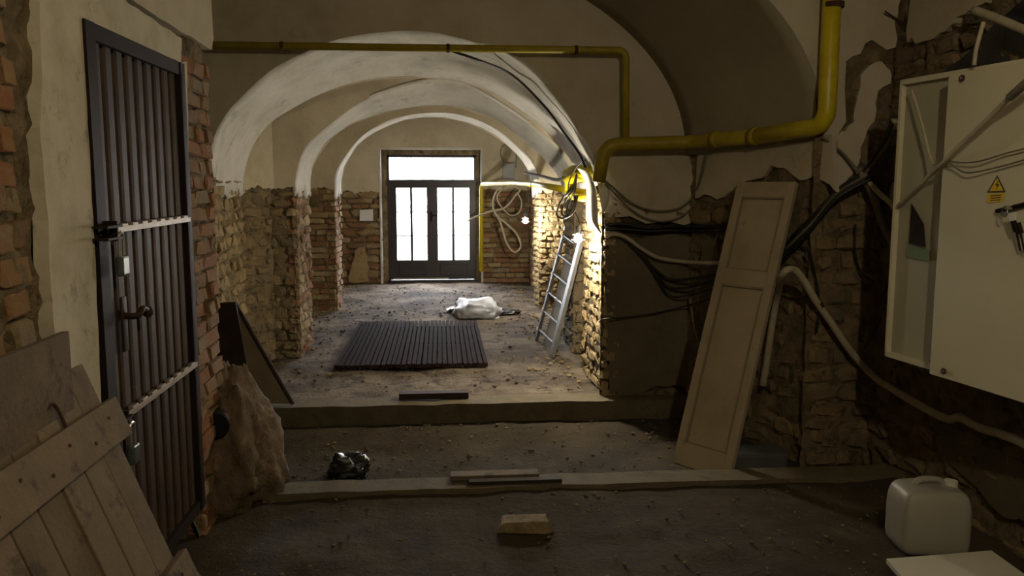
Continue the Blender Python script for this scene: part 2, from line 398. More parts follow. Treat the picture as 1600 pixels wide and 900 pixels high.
def pier(parent, Yp, xin_f, xin_b, xout, Yf, Yb, z1, side, seedn, face_key, jamb_key, stuff=False, stones=True, bl=.24, bh=.075, mort='mortar', faceon=True):
    """side=-1: pier left of the opening. rough face towards the viewer and jamb towards the opening"""
    im = IM(Yp)
    x0, x1 = (xout, xin_f) if side < 0 else (xin_f, xout)
    if faceon:
        o = rough_panel('rough_masonry', (x0, Yf+.022, ZF-.05), (1, 0, 0), x1-x0, ZF-.05, z1+.12, (0, -1, 0), .026, mort, parent); o.matrix_parent_inverse = im
        masonry_p(parent, im, (x0, Yf+.03, 0), (1, 0, 0), (0, -1, 0), x1-x0, ZF, z1+.05, face_key, stuff, stones, seedn, bl, bh)
    nx = 1 if side < 0 else -1
    A = V((xin_f-nx*.03, Yf, 0)); B = V((xin_b-nx*.03, Yb, 0)); u = (B-A); W = u.length; n = V((nx, 0, 0))
    o = rough_panel('rough_masonry', (A.x, A.y, ZF-.05), u, W, ZF-.05, z1+.12, n, .022, mort, parent); o.matrix_parent_inverse = im
    masonry_p(parent, im, A, u, n, W, ZF, z1+.05, jamb_key, stuff, stones, seedn+1, bl, bh)
def masonry_p(parent, im, O, u, n, W, z0, z1, key, stuff, stones, seed, bl, bh):
    before = set(parent.children)
    masonry(parent, O, u, n, W, z0, z1, bl=bl, bh=bh, key=key, stuff=stuff, stones=stones, seed=seed, joint=.014)
    for c in parent.children:
        if c not in before: c.matrix_parent_inverse = im
pier(w1, Y1, -1.62, -1.66, -2.7, Y1, Y1b, 1.72, -1, 11, 'stone_pale', 'stone_pale', bl=.2, bh=.08)
pier(w1, Y1, 1.205, 1.20, 1.3, Y1, Y1b-.1, 1.62, 1, 13, 'stone_pale', 'stone_pale', bl=.13, bh=.07, faceon=False)
# right part of the end wall: rough backing, cement render below the trench
o = rough_panel('rough_masonry', (1.19, Y1+.05, -.05), (1, 0, 0), .75, -.05, 1.85, (0, -1, 0), .025, 'mortar_dark', w1, .03); o.matrix_parent_inverse = IM(Y1)
before = set(w1.children)
pxslab('cement_render', [(950, 368), (1000, 372), (1040, 366), (1095, 372), (1100, 600), (1080, 612), (1060, 600), (1030, 603), (1000, 615), (975, 622), (962, 612), (953, 620), (947, 500)], (0, -1, 0), .045, 'render', w1, .012, 3, Y=Y1)
masonry(w1, (1.20, Y1+.03, 0), (1, 0, 0), (0, -1, 0), .13, 0.1, 1.55, bl=.09, bh=.06, key='stone_pale', stones=True, seed=21)
masonry(w1, (1.3, Y1+.035, 0), (1, 0, 0), (0, -1, 0), .55, 0.0, .35, bl=.16, bh=.07, key='stone', stones=True, seed=22)
masonry(w1, (1.32, Y1+.03, 0), (1, 0, 0), (0, -1, 0), .5, 1.5, 1.62, bl=.14, bh=.045, key='stone', stones=True, seed=23)
for c in w1.children:
    if c not in before: c.matrix_parent_inverse = IM(Y1)

# ---- second arch
Y2, Y2b = 7.75, 8.4
a2f = PX([(462, 300), (462, 275), (476, 232), (510, 199), (562, 161), (619, 139), (675, 127), (712, 131), (750, 146), (806, 180), (862, 222), (885, 250), (896, 280), (898, 300)], Y2)
a2b = PX([(486, 300), (486, 272), (497, 244), (525, 210), (562, 189), (619, 172), (675, 165), (730, 172), (790, 200), (835, 232), (862, 260), (876, 285), (879, 300)], Y2b)
w2, p2f, p2b = arch('wall_second_arch', a2f, Y2, a2b, Y2b, -2.2, 2.2, 3.4, 1.69, 1.68, 'masonry cross wall with the middle plastered arch', 'plaster', 'plaster_white')
pier(w2, Y2, p2f[0][0], p2b[0][0], -1.95, Y2, Y2b, 1.62, -1, 31, 'stone', 'brick_far', bl=.2, bh=.07)
pier(w2, Y2, p2f[-1][0], p2b[-1][0], 1.9, Y2, Y2b, 1.62, 1, 33, 'stone', 'stone', bl=.2, bh=.07)
# ---- third arch
Y3, Y3b = 10.62, 11.08
a3f = PX([(523, 300), (523, 277), (532, 255), (562, 216), (600, 191), (637, 180), (675, 176), (712, 178), (750, 189), (787, 210), (825, 247), (840, 272), (843, 300)], Y3)
a3b = PX([(535, 300), (535, 277), (543, 252), (570, 217), (619, 192), (645, 186), (675, 184), (712, 188), (750, 200), (787, 223), (815, 250), (828, 276), (831, 300)], Y3b)
w3, p3f, p3b = arch('wall_third_arch', a3f, Y3, a3b, Y3b, -2.2, 2.2, 3.4, 1.68, 1.64, 'masonry cross wall with the farthest plastered arch', 'plaster', 'plaster_white')
pier(w3, Y3, p3f[0][0], p3b[0][0]-.01, -1.9, Y3, Y3b, 1.62, -1, 41, 'brick_far', 'brick_far', stuff=True, stones=False, bl=.24, bh=.06)
pier(w3, Y3, p3f[-1][0], p3b[-1][0]+.01, 1.9, Y3, Y3b, 1.58, 1, 43, 'stone_pale', 'stone_pale', stuff=True, stones=True, bl=.1, bh=.06)

# ---- passage side walls and vaults between the arches
def bay(name, x, xb, y0, y1, nx, z1, key, seed, stuff, label, jz=.05):
    root = bpy.data.objects.new(name, None); COL.objects.link(root); struct(root, label, 'wall')
    A = V((x, y0, 0)); B = V((xb, y1, 0)); u = B-A; W = u.length; n = V((nx, 0, 0))
    rough_panel('rough_masonry', (A.x+nx*.008, A.y, 0), u, W, ZF-.05, z1+.2, n, .026, 'mortar', root, .06)
    masonry(root, A, u, n, W, ZF, z1+.06, bl=.26, bh=.07, key=key, stones=True, stuff=stuff, seed=seed)
    un_ = u.normalized()
    r = random.Random(seed); k = int(W/.04)
    pts = [A+un_*(W*i/k)+V((nx*.045, 0, z1+jz*(noise.noise(V((i*.31, seed, 0)))+r.uniform(-.3, .3)))) for i in range(k+1)]
    pts += [B+V((nx*.045, 0, 3.3)), A+V((nx*.045, 0, 3.3))]
    nn = V((0, 0, 1)).cross(un_); nn = nn if nn.x*nx > 0 else -nn
    slab('plaster_face', pts, nn, .03, 'plaster', root, 0, medge='edge')
    return root
bay('wall_left', -1.78, -1.56, Y1b, Y2, 1, 1.70, 'stone', 51, False, 'left side wall between the first and second arch')
bay('wall_left', -1.75, -1.75, Y2b, Y3, 1, 1.68, 'brick_far', 52, True, 'left side wall between the second and third arch')
bay('wall_left', -1.75, -1.75, Y3b, 13.5, 1, 1.68, 'brick_far', 53, True, 'left side wall between the third arch and the door wall')
bay('wall_right', 1.62, 1.62, Y1b-.1, Y2, -1, 1.66, 'stone', 54, False, 'right side wall between the first and second arch')
bay('wall_right', 1.75, 1.75, Y2b, Y3, -1, 1.66, 'stone', 55, True, 'right side wall between the second and third arch')
bay('wall_right', 1.42, 1.42, Y3b, 13.5, -1, 1.66, 'brick_far', 56, True, 'right side wall between the third arch and the door wall')
for (ya, yb, top) in ((Y1b, Y2, 2.86), (Y2b, Y3, 2.8), (Y3b, 13.5, 2.75)):
    pr_ = ell(-.1, 1.95, 2.0, top-2.0, 30)
    struct(loft('ceiling', pr_, ya, pr_, yb, 4, 'plaster', None, .0, th=.03), 'plastered barrel vault over a stretch of the passage', 'ceiling')

# ---- near bay vault (between near arch and end wall), its side walls
YN = 4.8
nf = ell(-.2, 2.45, 2.0, 1.5, 60); ff = ell(-.4, 2.2, 1.95, 1.45, 60)
struct(loft('ceiling', nf, YN, ff, Y1, 10, 'vault', None, .015, th=.04), 'vault over the bay in front of the kerb, darkened with painted shade', 'ceiling')
wn = bpy.data.objects.new('wall_near_arch', None); COL.objects.link(wn); struct(wn, 'cream wall with the edge of the nearest arch and the vertical gas pipe', 'wall')
nfp = [p for p in nf]
poly = nfp+[(2.25, 1.95)]+PX([(1303, 300), (1306, 330), (1325, 318), (1345, 330), (1352, 300), (1372, 262), (1385, 205), (1394, 150), (1392, 112), (1378, 98), (1360, 104), (1345, 118), (1337, 150), (1330, 190), (1320, 196), (1318, 130), (1325, 92), (1345, 84), (1362, 66), (1375, 78), (1415, 70)], YN)+[(2.66, 3.4), (-2.65, 3.4)]
# main plaster sheet of the near arch wall (ragged below) with the trench cut in from the right
polyA = nfp+PX([(1302, 240), (1312, 205), (1322, 190), (1320, 140), (1322, 96), (1332, 88), (1345, 84), (1352, 68), (1362, 62), (1374, 70), (1386, 78), (1400, 74), (1420, 68)], YN)+[(2.66, 3.4), (-2.65, 3.4)]
sheet('plaster_face', polyA, YN, .035, 'plaster', wn)
pxslab('plaster_patch', [(1308, 215), (1322, 205), (1335, 190), (1340, 150), (1345, 118), (1360, 102), (1378, 96), (1391, 110), (1392, 130), (1372, 142), (1368, 160), (1366, 190), (1352, 215), (1345, 245), (1335, 265), (1318, 290), (1304, 300)], (0, -1, 0), .03, 'plaster', wn, .012, 5, Y=YN)
rough_panel('rough_masonry', (2.2, YN+.025, -.05), (1, 0, 0), .5, -.05, 2.72, (0, -1, 0), .026, 'mortar', wn, .03)
masonry(wn, (2.215, YN+.03, 0), (1, 0, 0), (0, -1, 0), .43, 0, 2.4, bl=.2, bh=.085, key='stone', stones=True, seed=61, jit=.012, region=lambda s, z: z < 1.55 or s > .2)
# slanting right wall of the near bay
SA = V((2.25, YN, 0)); SB = V((1.83, Y1, 0)); su = (SB-SA).normalized(); sn = V((-su.y, su.x, 0)); sn = sn if sn.x < 0 else -sn
ws = bpy.data.objects.new('wall_right', None); COL.objects.link(ws); struct(ws, 'slanting right wall of the bay behind the leaning cupboard door', 'wall')
SPL = (SA, sn)
rough_panel('rough_masonry', SA-sn*.03, su, (SB-SA).length, -.05, 2.5, sn, .03, 'mortar', ws, .03)
masonry(ws, SA-sn*.03, su, sn, (SB-SA).length, 0, 1.66, bl=.22, bh=.09, key='stone', stones=True, seed=62, jit=.012, proud=.012)
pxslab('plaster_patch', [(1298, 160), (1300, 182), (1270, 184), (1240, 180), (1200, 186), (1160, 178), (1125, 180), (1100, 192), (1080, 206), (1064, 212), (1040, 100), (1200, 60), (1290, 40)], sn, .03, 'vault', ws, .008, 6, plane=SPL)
pxslab('plaster_patch', [(1090, 222), (1150, 216), (1300, 210), (1306, 300), (1290, 285), (1270, 275), (1250, 282), (1225, 262), (1205, 258), (1190, 278), (1160, 285), (1140, 300), (1120, 312), (1100, 303), (1086, 310)], sn, .03, 'plaster', ws, .01, 7, plane=SPL)
pxslab('cement_render', [(1096, 375), (1120, 370), (1125, 480), (1130, 600), (1112, 605), (1098, 600)], sn, .05, 'render', ws, .01, 8, plane=SPL)
# hidden left side of the bay
struct(nbox('wall_left', (-2.75, 5.3, 1.7), (.2, 1.9, 3.6), 'vault'), 'hidden left wall of the bay beyond the steel door wall', 'wall')

# ---- near right wall (cabinet wall)
XR = 2.62
wr = bpy.data.objects.new('wall_right', None); COL.objects.link(wr); struct(wr, 'near right wall carrying the white distribution cabinet', 'wall')
rough_panel('rough_masonry', (XR+.03, -2.5, -.05), (0, 1, 0), YN+2.6, -.05, 3.4, (-1, 0, 0), .04, 'mortar', wr, .045)
pxslab('plaster_face', [(1417, 66), (1424, 58), (1430, 68), (1445, 64), (1458, 60), (1470, 50), (1490, 36), (1520, 14), (1545, 5), (1600, -40), (1900, -160), (2600, -500), (1400, -500), (1413, -100)], (-1, 0, 0), .04, 'plaster', wr, .014, 9, X=XR)
pxslab('plaster_patch', [(1455, 680), (1500, 672), (1560, 700), (1640, 760), (1700, 860), (1560, 800), (1500, 740)], (-1, 0, 0), .04, 'render', wr, .02, 10, X=XR)
masonry(wr, (XR+.035, 2.2, 0), (0, 1, 0), (-1, 0, 0), YN-2.2, 0, 2.62, bl=.27, bh=.075, key='stone', stones=True, seed=63, jit=.02, skip=.06, region=lambda s, z: not (abs((z-.62)-(s-1.6)*.0) < .06))
# ---- near left wall with the steel door
XL = -1.15; YE = 4.42
wl = bpy.data.objects.new('wall_left', None); COL.objects.link(wl); struct(wl, 'near left brick wall around the brown steel door', 'wall')
nbox('wall_core', (-1.42, .2, 1.7), (.36, 5.3, 3.6), 'mortar', wl)
nbox('wall_core', (-1.42, 4.15, 1.7), (.36, .46, 3.6), 'mortar', wl)
nbox('wall_core', (-1.42, 3.4, 2.85), (.36, 1.1, 1.1), 'mortar', wl)
rough_panel('rough_masonry', (-1.188, -2.5, 0), (0, 1, 0), 5.35, -.05, 3.4, (1, 0, 0), .034, 'mortar', wl, .04)
rough_panel('rough_masonry', (-1.183, 3.93, 0), (0, 1, 0), .47, -.05, 2.45, (1, 0, 0), .026, 'mortar', wl, .03)
masonry(wl, (-1.205, 1.25, 0), (0, 1, 0), (1, 0, 0), 1.20, 0.0, 2.75, bl=.27, bh=.074, key='brick', seed=71, jit=.014, proud=.034, joint=.018, zw=.012)
masonry(wl, (-1.19, 3.97, 0), (0, 1, 0), (1, 0, 0), .45, 0.0, 2.36, bl=.26, bh=.066, key='brick', seed=72, jit=.01, proud=.025, joint=.012, skip=0, zw=.008)
masonry(wl, (-1.56, YE-.05, 0), (1, 0, 0), (0, 1, 0), .36, 0.0, 2.4, bl=.26, bh=.066, key='brick', seed=73, jit=.01, proud=.02, joint=.014)
pxslab('plaster_face', [(60, -400), (62, 40), (66, 120), (62, 200), (74, 330), (78, 420), (86, 520), (100, 640), (124, 1010), (176, 1010), (160, 660), (146, 340), (128, 30), (283, 98), (284, 60), (260, 44), (230, 24), (200, 5), (150, -60), (120, -400)], (1, 0, 0), .045, 'surround', wl, .004, 11, X=XL)
pxslab('plaster_face', [(120, -420), (172, -60), (190, -14), (215, 6), (245, 26), (275, 44), (300, 58), (318, 70), (331, 78), (334, 60), (330, 0), (329, -420)], (1, 0, 0), .045, 'plaster', wl, .004, 12, X=XL)
pxslab('plaster_patch', [(283, 98), (292, 96), (296, 300), (303, 500), (318, 760), (311, 700), (297, 420)], (1, 0, 0), .03, 'surround', wl, .003, 13, X=XL)

# ---- far wall with the glazed door
YD, YW = 13.66, 13.46
wf = bpy.data.objects.new('wall_far', None); COL.objects.link(wf); struct(wf, 'far wall around the glazed street door', 'wall')
dx0, dx1, dz1 = un(604, 340, Y=YD).x+.02, un(746, 340, Y=YD).x-.02, un(675, 240, Y=YD).z-.02
L_ = un(595, 300, Y=YW).x; R_ = un(752, 300, Y=YW).x; T_ = un(650, 233, Y=YW).z
zj = un(560, 300, Y=YW).z; zr = un(790, 296, Y=YW).z
polyF = jagline(-2.2, L_, zj, .05, seed=81)+[(L_, T_), (R_, T_)]+jagline(R_, 2.2, zr, .03, seed=82)+[(2.2, 3.4), (-2.2, 3.4)]
sheet('plaster_face', polyF, YW, .04, 'plaster', wf)
rough_panel('rough_masonry', (-2.2, YW+.05, 0), (1, 0, 0), L_+2.2, ZF-.05, 1.9, (0, -1, 0), .02, 'mortar', wf, .06)
rough_panel('rough_masonry', (R_, YW+.05, 0), (1, 0, 0), 2.2-R_, ZF-.05, 1.9, (0, -1, 0), .01, 'mortar', wf, .06)
masonry(wf, (-2.0, YW+.03, 0), (1, 0, 0), (0, -1, 0), L_+2.0, ZF, zj+.03, bl=.26, bh=.085, key='brick_far', stones=True, stuff=True, seed=83)
masonry(wf, (R_, YW+.03, 0), (1, 0, 0), (0, -1, 0), 1.9-R_, ZF, zr+.03, bl=.27, bh=.066, key='brick_far', stuff=True, seed=84)
nbox('plaster_reveal', (L_-.01, (YW+YD)/2+.06, (T_+ZF)/2), (.03, .34, T_-ZF), 'plaster_white', wf)
nbox('plaster_reveal', (R_+.01, (YW+YD)/2+.06, (T_+ZF)/2), (.03, .34, T_-ZF), 'plaster_white', wf)
nbox('plaster_reveal', ((L_+R_)/2, (YW+YD)/2+.06, T_+.01), (R_-L_+.05, .34, .03), 'plaster_white', wf)
for xa, xb in ((-3.1, dx0-.0), (dx1+.0, 3.1)): nbox('wall_core', ((xa+xb)/2, YW+.3, 1.7), (xb-xa, .3, 3.9), 'mortar', wf)
nbox('wall_core', ((dx0+dx1)/2, YW+.3, dz1+.75), (dx1-dx0, .3, 1.5), 'mortar', wf)
for s in (-1, 1): struct(nbox('wall_light_shell', (s*3.0, 5.6, 1.7), (.2, 16.4, 3.9), 'vault'), 'unseen wall added behind the side masonry to keep daylight out', 'wall')  # added shell walls out of view, they block sky light
struct(nbox('ground', (0, 40, -.06), (120, 52, .1), 'street'), 'pale street paving outside the glazed door', 'ground')

# ================================================================== KERB, SILL
kb = bmesh.new(); box(kb, (-.4, 6.09, .03), (4.6, .24, .21)); bmesh.ops.subdivide_edges(kb, edges=[e for e in kb.edges if e.calc_length() > 1], cuts=60)
for v in kb.verts:
    v.co.z += .008*fbm(v.co.x, 0, 0, 4) if v.co.z > .1 else 0; v.co.y += .008*fbm(v.co.x, 3, v.co.z, 3)
struct(obj('trim_1', kb, 'kerb'), 'worn concrete kerb across the foot of the widest arch', 'kerb')
sb = bmesh.new(); box(sb, (.5, 4.49, .02), (4.3, .18, .13)); bmesh.ops.subdivide_edges(sb, edges=[e for e in sb.edges if e.calc_length() > 1], cuts=60)
for v in sb.verts: v.co.z += .006*fbm(v.co.x, 5, 0, 4); v.co.y += .02*fbm(v.co.x, 3, 2, 2)
struct(obj('trim_2', sb, 'kerb'), 'low stone sill at the step between the near floor and the bay floor', 'sill')

# ================================================================== FAR DOOR
door = bpy.data.objects.new('door_1', None); COL.objects.link(door); door.location = (0, YD, 0)
struct(door, 'dark double street door with glazed leaves and a transom window', 'door')
DI = IM(YD)
def dpart(name, c, s, m, parent=door, bev=0):
    o = nbox(name, c, s, m, parent, None, bev)
    if parent is door: o.matrix_parent_inverse = DI
    return o
def dz(y): return un(675, y, Y=YD).z
def dxx(x): return un(x, 340, Y=YD).x
xs = (dxx(604), dxx(746)); zb = ZF-.02; zt = dz(240)
zt0, zt1 = dz(281), dz(246)
bm = bmesh.new()
box(bm, (xs[0]+.03, YD, (zb+zt)/2), (.06, .09, zt-zb)); box(bm, (xs[1]-.03, YD, (zb+zt)/2), (.06, .09, zt-zb))
box(bm, ((xs[0]+xs[1])/2, YD, zt-.03), (xs[1]-xs[0], .09, .07)); box(bm, ((xs[0]+xs[1])/2, YD, zt0-.04), (xs[1]-xs[0], .1, .09)); box(bm, ((xs[0]+xs[1])/2, YD, ZF+.01), (xs[1]-xs[0], .12, .05))
f_ = obj('door_frame', bm, 'door_dark', door); f_.matrix_parent_inverse = DI
# transom panes and bars
tx = [dxx(611), dxx(643.5), dxx(676), dxx(708), dxx(740)]
for i in range(4):
    p = nbox('pane', ((tx[i]+tx[i+1])/2, YD+.01, (zt0+zt1)/2), (tx[i+1]-tx[i]-.004, .005, zt1-zt0), 'glass', f_)
    if i: nbox('glazing_bar', (tx[i], YD, (zt0+zt1)/2), (.016, .03, zt1-zt0), 'door_dark', f_)
mid = (dxx(667.5)+dxx(684))/2
for (a, b, panes) in ((xs[0]+.06, mid, ((620, 641), (645, 667))), (mid, xs[1]-.06, ((684, 706), (710, 733)))):
    zl0, zl1 = ZF+.04, zt0-.085
    pz0, pz1 = dz(406), dz(294)
    px = [(dxx(q[0]), dxx(q[1])) for q in panes]
    bm = bmesh.new(); D = .05
    box(bm, ((a+px[0][0])/2, YD, (zl0+zl1)/2), (px[0][0]-a, D, zl1-zl0)); box(bm, ((b+px[1][1])/2, YD, (zl0+zl1)/2), (b-px[1][1], D, zl1-zl0))
    box(bm, ((px[0][1]+px[1][0])/2, YD, (pz0+pz1)/2), (px[1][0]-px[0][1], D, pz1-pz0))
    box(bm, ((px[0][0]+px[1][1])/2, YD, (zl0+pz0)/2), (px[1][1]-px[0][0], D, pz0-zl0)); box(bm, ((px[0][0]+px[1][1])/2, YD, (zl1+pz1)/2), (px[1][1]-px[0][0], D, zl1-pz1))
    box(bm, ((px[0][0]+px[1][1])/2, YD-.035, (zl0+pz0)/2), (px[1][1]-px[0][0]-.06, .02, pz0-zl0-.14), bev=.006)
    leaf = obj('door_leaf', bm, 'door_dark', door); leaf.matrix_parent_inverse = DI
    zz = [pz0, dz(368), dz(331), pz1]
    for q in px:
        for k in range(3):
            nbox('pane', ((q[0]+q[1])/2, YD+.01, (zz[k]+zz[k+1])/2), (q[1]-q[0], .005, zz[k+1]-zz[k]-.004), 'glass', leaf)
            if k: nbox('glazing_bar', ((q[0]+q[1])/2, YD, zz[k]), (q[1]-q[0], .03, .018), 'door_dark', leaf)
o = nbox('draught_strip', (-.35, YD-.06, ZF+.06), (.9, .03, .02), 'shackle', door); o.matrix_parent_inverse = DI
bm = bmesh.new(); box(bm, (mid-.02, YD-.05, 1.2), (.035, .02, .16), bev=.004); tube_bm(bm, [V((mid-.02, YD-.06, 1.22)), V((mid-.02, YD-.1, 1.22)), V((mid+.08, YD-.1, 1.22))], .009)
o = obj('door_handle', bm, 'steel_frame', door); o.matrix_parent_inverse = DI

# ================================================================== STEEL DOOR
sd = bpy.data.objects.new('door_2', None); COL.objects.link(sd); sd.location = (XL, 3.4, 0)
struct(sd, 'dark brown corrugated steel door with two dusty hasp bars', 'door')
SI = Matrix.Translation((-XL, -3.4, 0))
def sp(o): o.matrix_parent_inverse = SI; return o
y0, y1, z0, z1 = 2.875, 3.925, .22, 2.275
bm = bmesh.new()
box(bm, (XL-.03, y0+.0375, (z0+z1)/2), (.08, .075, z1-z0)); box(bm, (XL-.03, y1-.03, (z0+z1)/2), (.08, .06, z1-z0))
box(bm, (XL-.031, (y0+y1)/2, z1-.028), (.076, y1-y0-.15, .056)); box(bm, (XL-.031, (y0+y1)/2, z0+.025), (.076, y1-y0-.15, .05))
sp(obj('door_frame', bm, 'steel_frame', sd))
bm = bmesh.new(); ya, yb = y0+.07, y1-.055; nr_ = 9; pit = (yb-ya)/nr_; prof = []
for i in range(nr_):
    a = ya+i*pit
    prof += [(a, -.034), (a+pit*.08, -.034), (a+pit*.2, -.016), (a+pit*.36, -.012), (a+pit*.8, -.012), (a+pit*.92, -.016)]
prof.append((yb, -.034))
rows = [[bm.verts.new((XL+d, y, z)) for y, d in prof] for z in (z0+.05, z1-.05)]
for i in range(len(prof)-1): bm.faces.new((rows[0][i], rows[0][i+1], rows[1][i+1], rows[1][i]))
cs = sp(obj('corrugated_sheet', bm, 'steel', sd)); md = cs.modifiers.new('t', 'SOLIDIFY'); md.thickness = .004
sp(nbox('edge_strip', (XL+.004, y1-.05, (z0+z1)/2), (.012, .008, z1-z0-.1), 'shackle', sd))  # bright strip stands in for the highlight along the door's edge
sp(nbox('edge_strip', (XL+.003, y0+.005, (z0+z1)/2), (.012, .006, z1-z0-.02), 'steel_frame', sd))
ub = un(200, 356, X=XL); lb = un(240, 616, X=XL); zb_ = [un(155, 366, X=XL).z, un(185, 655, X=XL).z]
bars = []
for k, z in enumerate((ub.z, lb.z)):
    bm = bmesh.new(); box(bm, (XL+.008, (y0+.07+y1-.03)/2, z), (.012, y1-y0-.1, .022), bev=.002)
    for i in range(nr_): box(bm, (XL+.004, ya+(i+.58)*pit, z+.014), (.02, pit*.55, .012), bev=.003)
    b_ = sp(obj('hasp_bar', bm, 'bar', sd)); bars.append(z)
    bm = bmesh.new(); box(bm, (XL+.03, y0+.03, z+.018), (.05, .13, .008)); box(bm, (XL+.03, y0+.03, z-.022), (.05, .13, .008)); box(bm, (XL+.02, y0+.09, z), (.04, .012, .07))
    sp(obj('hasp_staple', bm, 'steel_frame', sd))
for k, (z, lbl) in enumerate(((bars[0], 'grey blue padlock hanging from the upper bar of the steel door'), (bars[1], 'grey padlock hanging from the lower bar of the steel door'))):
    yq = y0+.085; t = thing('padlock', (XL+.05, yq, z-.17), lbl, 'padlock', 'padlocks on the steel door')
    bm = bmesh.new(); box(bm, (0, 0, .05), (.028, .062, .07), bev=.008); obj('lock_body', bm, 'lock', t).matrix_parent_inverse = Matrix()
    bm = bmesh.new(); P = [V((0, -.02, .08))]+[V((0, -.02*math.cos(a), .145+.02*math.sin(a))) for a in [math.pi*i/8 for i in range(9)]]+[V((0, .02, .08))]
    tube_bm(bm, P, .0055); obj('shackle', bm, 'shackle', t).matrix_parent_inverse = Matrix()
bm = bmesh.new(); hp = un(200, 490, X=XL); box(bm, (XL+.004, hp.y-.05, hp.z-.03), (.01, .045, .2), bev=.004)
tube_bm(bm, smooth_pts([V((XL, hp.y-.05, hp.z)), V((XL+.05, hp.y-.05, hp.z)), V((XL+.06, hp.y-.02, hp.z+.02)), V((XL+.055, hp.y+.04, hp.z+.005))]), .012)
r_ = bmesh.ops.create_uvsphere(bm, u_segments=12, v_segments=8, radius=.022); bmesh.ops.translate(bm, vec=(XL+.055, hp.y+.045, hp.z), verts=r_['verts'])
sp(obj('lever_handle', bm, 'steel', sd, True))

# ================================================================== GAS PIPES
gp = thing('gas_pipe', un(1295, 0, Y=4.68), 'thick yellow gas pipe bending from vertical to horizontal along the right wall', 'pipe')
YP = 4.70
def off(px, py, d=.09): return un(px, py, plane=(SA+sn*d, sn))
_m1 = un(1291, 196, Y=YP)
main = [V((_m1.x, _m1.y, 3.38)), _m1, off(1180, 213), off(1085, 222), un(945, 226, Y=5.93), un(935, 285, Y=5.93)]
def gpart(o, t): o.matrix_parent_inverse = Matrix.Translation(t.location).inverted(); return o
def rawtube(name, P, r, m, t, sides=16):
    bm = bmesh.new(); tube_bm(bm, P, r, sides); return obj(name, bm, m, t, True)
B = bent(main[:2]+[main[2]], .17, 10)
rawtube('riser', bent(main[:3], .11, 10), .052, 'yellow', gp)
rawtube('run', bent(main[2:], .11, 10), .049, 'yellow_dirty', gp)
for q in (main[2], off(1120, 218)): 
    d = (main[3]-main[2]).normalized(); rawtube('coupling', [q-d*.03, q+d*.03], .058, 'yellow_dirty', gp)
for q in (un(1302, 8, Y=YP),):
    bm = bmesh.new(); tube_bm(bm, [q+V((0, 0, -.015)), q+V((0, 0, .015))], .06, 16); tube_bm(bm, [q, q+V((.05, .12, 0))], .008, 6); obj('pipe_clamp', bm, 'rust', gp)
tp = thing('gas_pipe', un(700, 72, Y=5.96), 'thin dusty yellow gas pipe running across the top of the end wall', 'pipe')
rawtube('run', bent([un(300, 70, Y=5.96), un(978, 79, Y=5.96), un(978, 232, Y=5.96)], .06, 8), .026, 'yellow_dirty', tp, 12)
for x in (440, 700, 900):
    q = un(x, 70+9*(x-300)/678, Y=5.96); bm = bmesh.new(); tube_bm(bm, [q-V((.012, 0, 0)), q+V((.012, 0, 0))], .031, 12); box(bm, q+V((0, .08, 0)), (.02, .12, .02)); obj('pipe_clamp', bm, 'rust', tp)
# passage pipe with meter fittings
pp = thing('gas_pipe', un(750, 425, Y=13.2), 'yellow gas pipe along the right passage wall and down beside the glazed door', 'pipe')
Yv = 13.3
rawtube('run', bent([un(752, 424, Y=Yv), un(752, 288, Y=Yv), un(800, 286, Y=12.2), un(838, 288, Y=10.5), un(888, 297, Y=7.9)], .1, 6), .034, 'yellow', pp, 12)
vp = thing('gas_valve', un(900, 290, Y=6.6), 'bright yellow pipe elbow and valve body in the corner above the bulb', 'valve')
rawtube('elbow', bent([un(930, 268, Y=6.25), un(892, 268, Y=6.7), un(891, 302, Y=6.8), un(915, 306, Y=6.5)], .06, 8), .05, 'yellow', vp)
bm = bmesh.new(); tube_bm(bm, [un(888, 275, Y=6.7), un(915, 272, Y=6.5)], .066, 16); obj('flange', bm, 'yellow', vp, True)
rb = tube('rusty_bar', [un(820, 270, Y=10.3), un(845, 275, Y=9), un(872, 281, Y=7.8), un(893, 272, Y=7.0)], .016, 'rust'); tag(rb, 'rusty iron tie bar sticking out beside the bright yellow valve', 'bar')

# ================================================================== BULBS
def bulb(loc, label, e, col, r=.034, cage=True, cordpts=None, em=None):
    t = thing('bulb_lamp', loc, label, 'lamp'); L = V(loc)
    em = em or 'bulb_glow_%s' % len(M)
    M[em] = emis(em, col, e)
    bm = bmesh.new(); bmesh.ops.create_uvsphere(bm, u_segments=16, v_segments=10, radius=r)
    for v in bm.verts:
        if v.co.z > 0: v.co.x *= 1-.45*v.co.z/r; v.co.y *= 1-.45*v.co.z/r; v.co.z *= 1.35
    bmesh.ops.translate(bm, vec=L, verts=bm.verts); obj('light_bulb', bm, em, t, True)
    bm = bmesh.new(); tube_bm(bm, [L+V((0, 0, r*1.3)), L+V((0, 0, r*1.3+.06))], .02, 12); obj('socket', bm, 'ink', t)
    if cage:
        bm = bmesh.new()
        for z_, rr in ((-.01, .055), (.03, .045)):
            tube_bm(bm, [L+V((rr*math.cos(a), rr*math.sin(a), z_)) for a in [2*math.pi*i/16 for i in range(17)]], .002, 5)
        obj('wire_guard', bm, 'rust', t)
    if cordpts: tube('cord', [L+V((0, 0, r*1.3+.05))]+cordpts, .005, 'cable_black', t)
    return t
bl = un(903, 373, Y=6.45); bulb(tuple(bl), 'glaring bare work bulb hanging beside the brightly lit stone jamb', BULB_E, (1, .9, .72), .032, True,
     [un(905, 345, Y=6.45), un(893, 320, Y=6.5), un(888, 290, Y=6.5), un(900, 262, Y=6.4), un(915, 250, Y=6.3)])
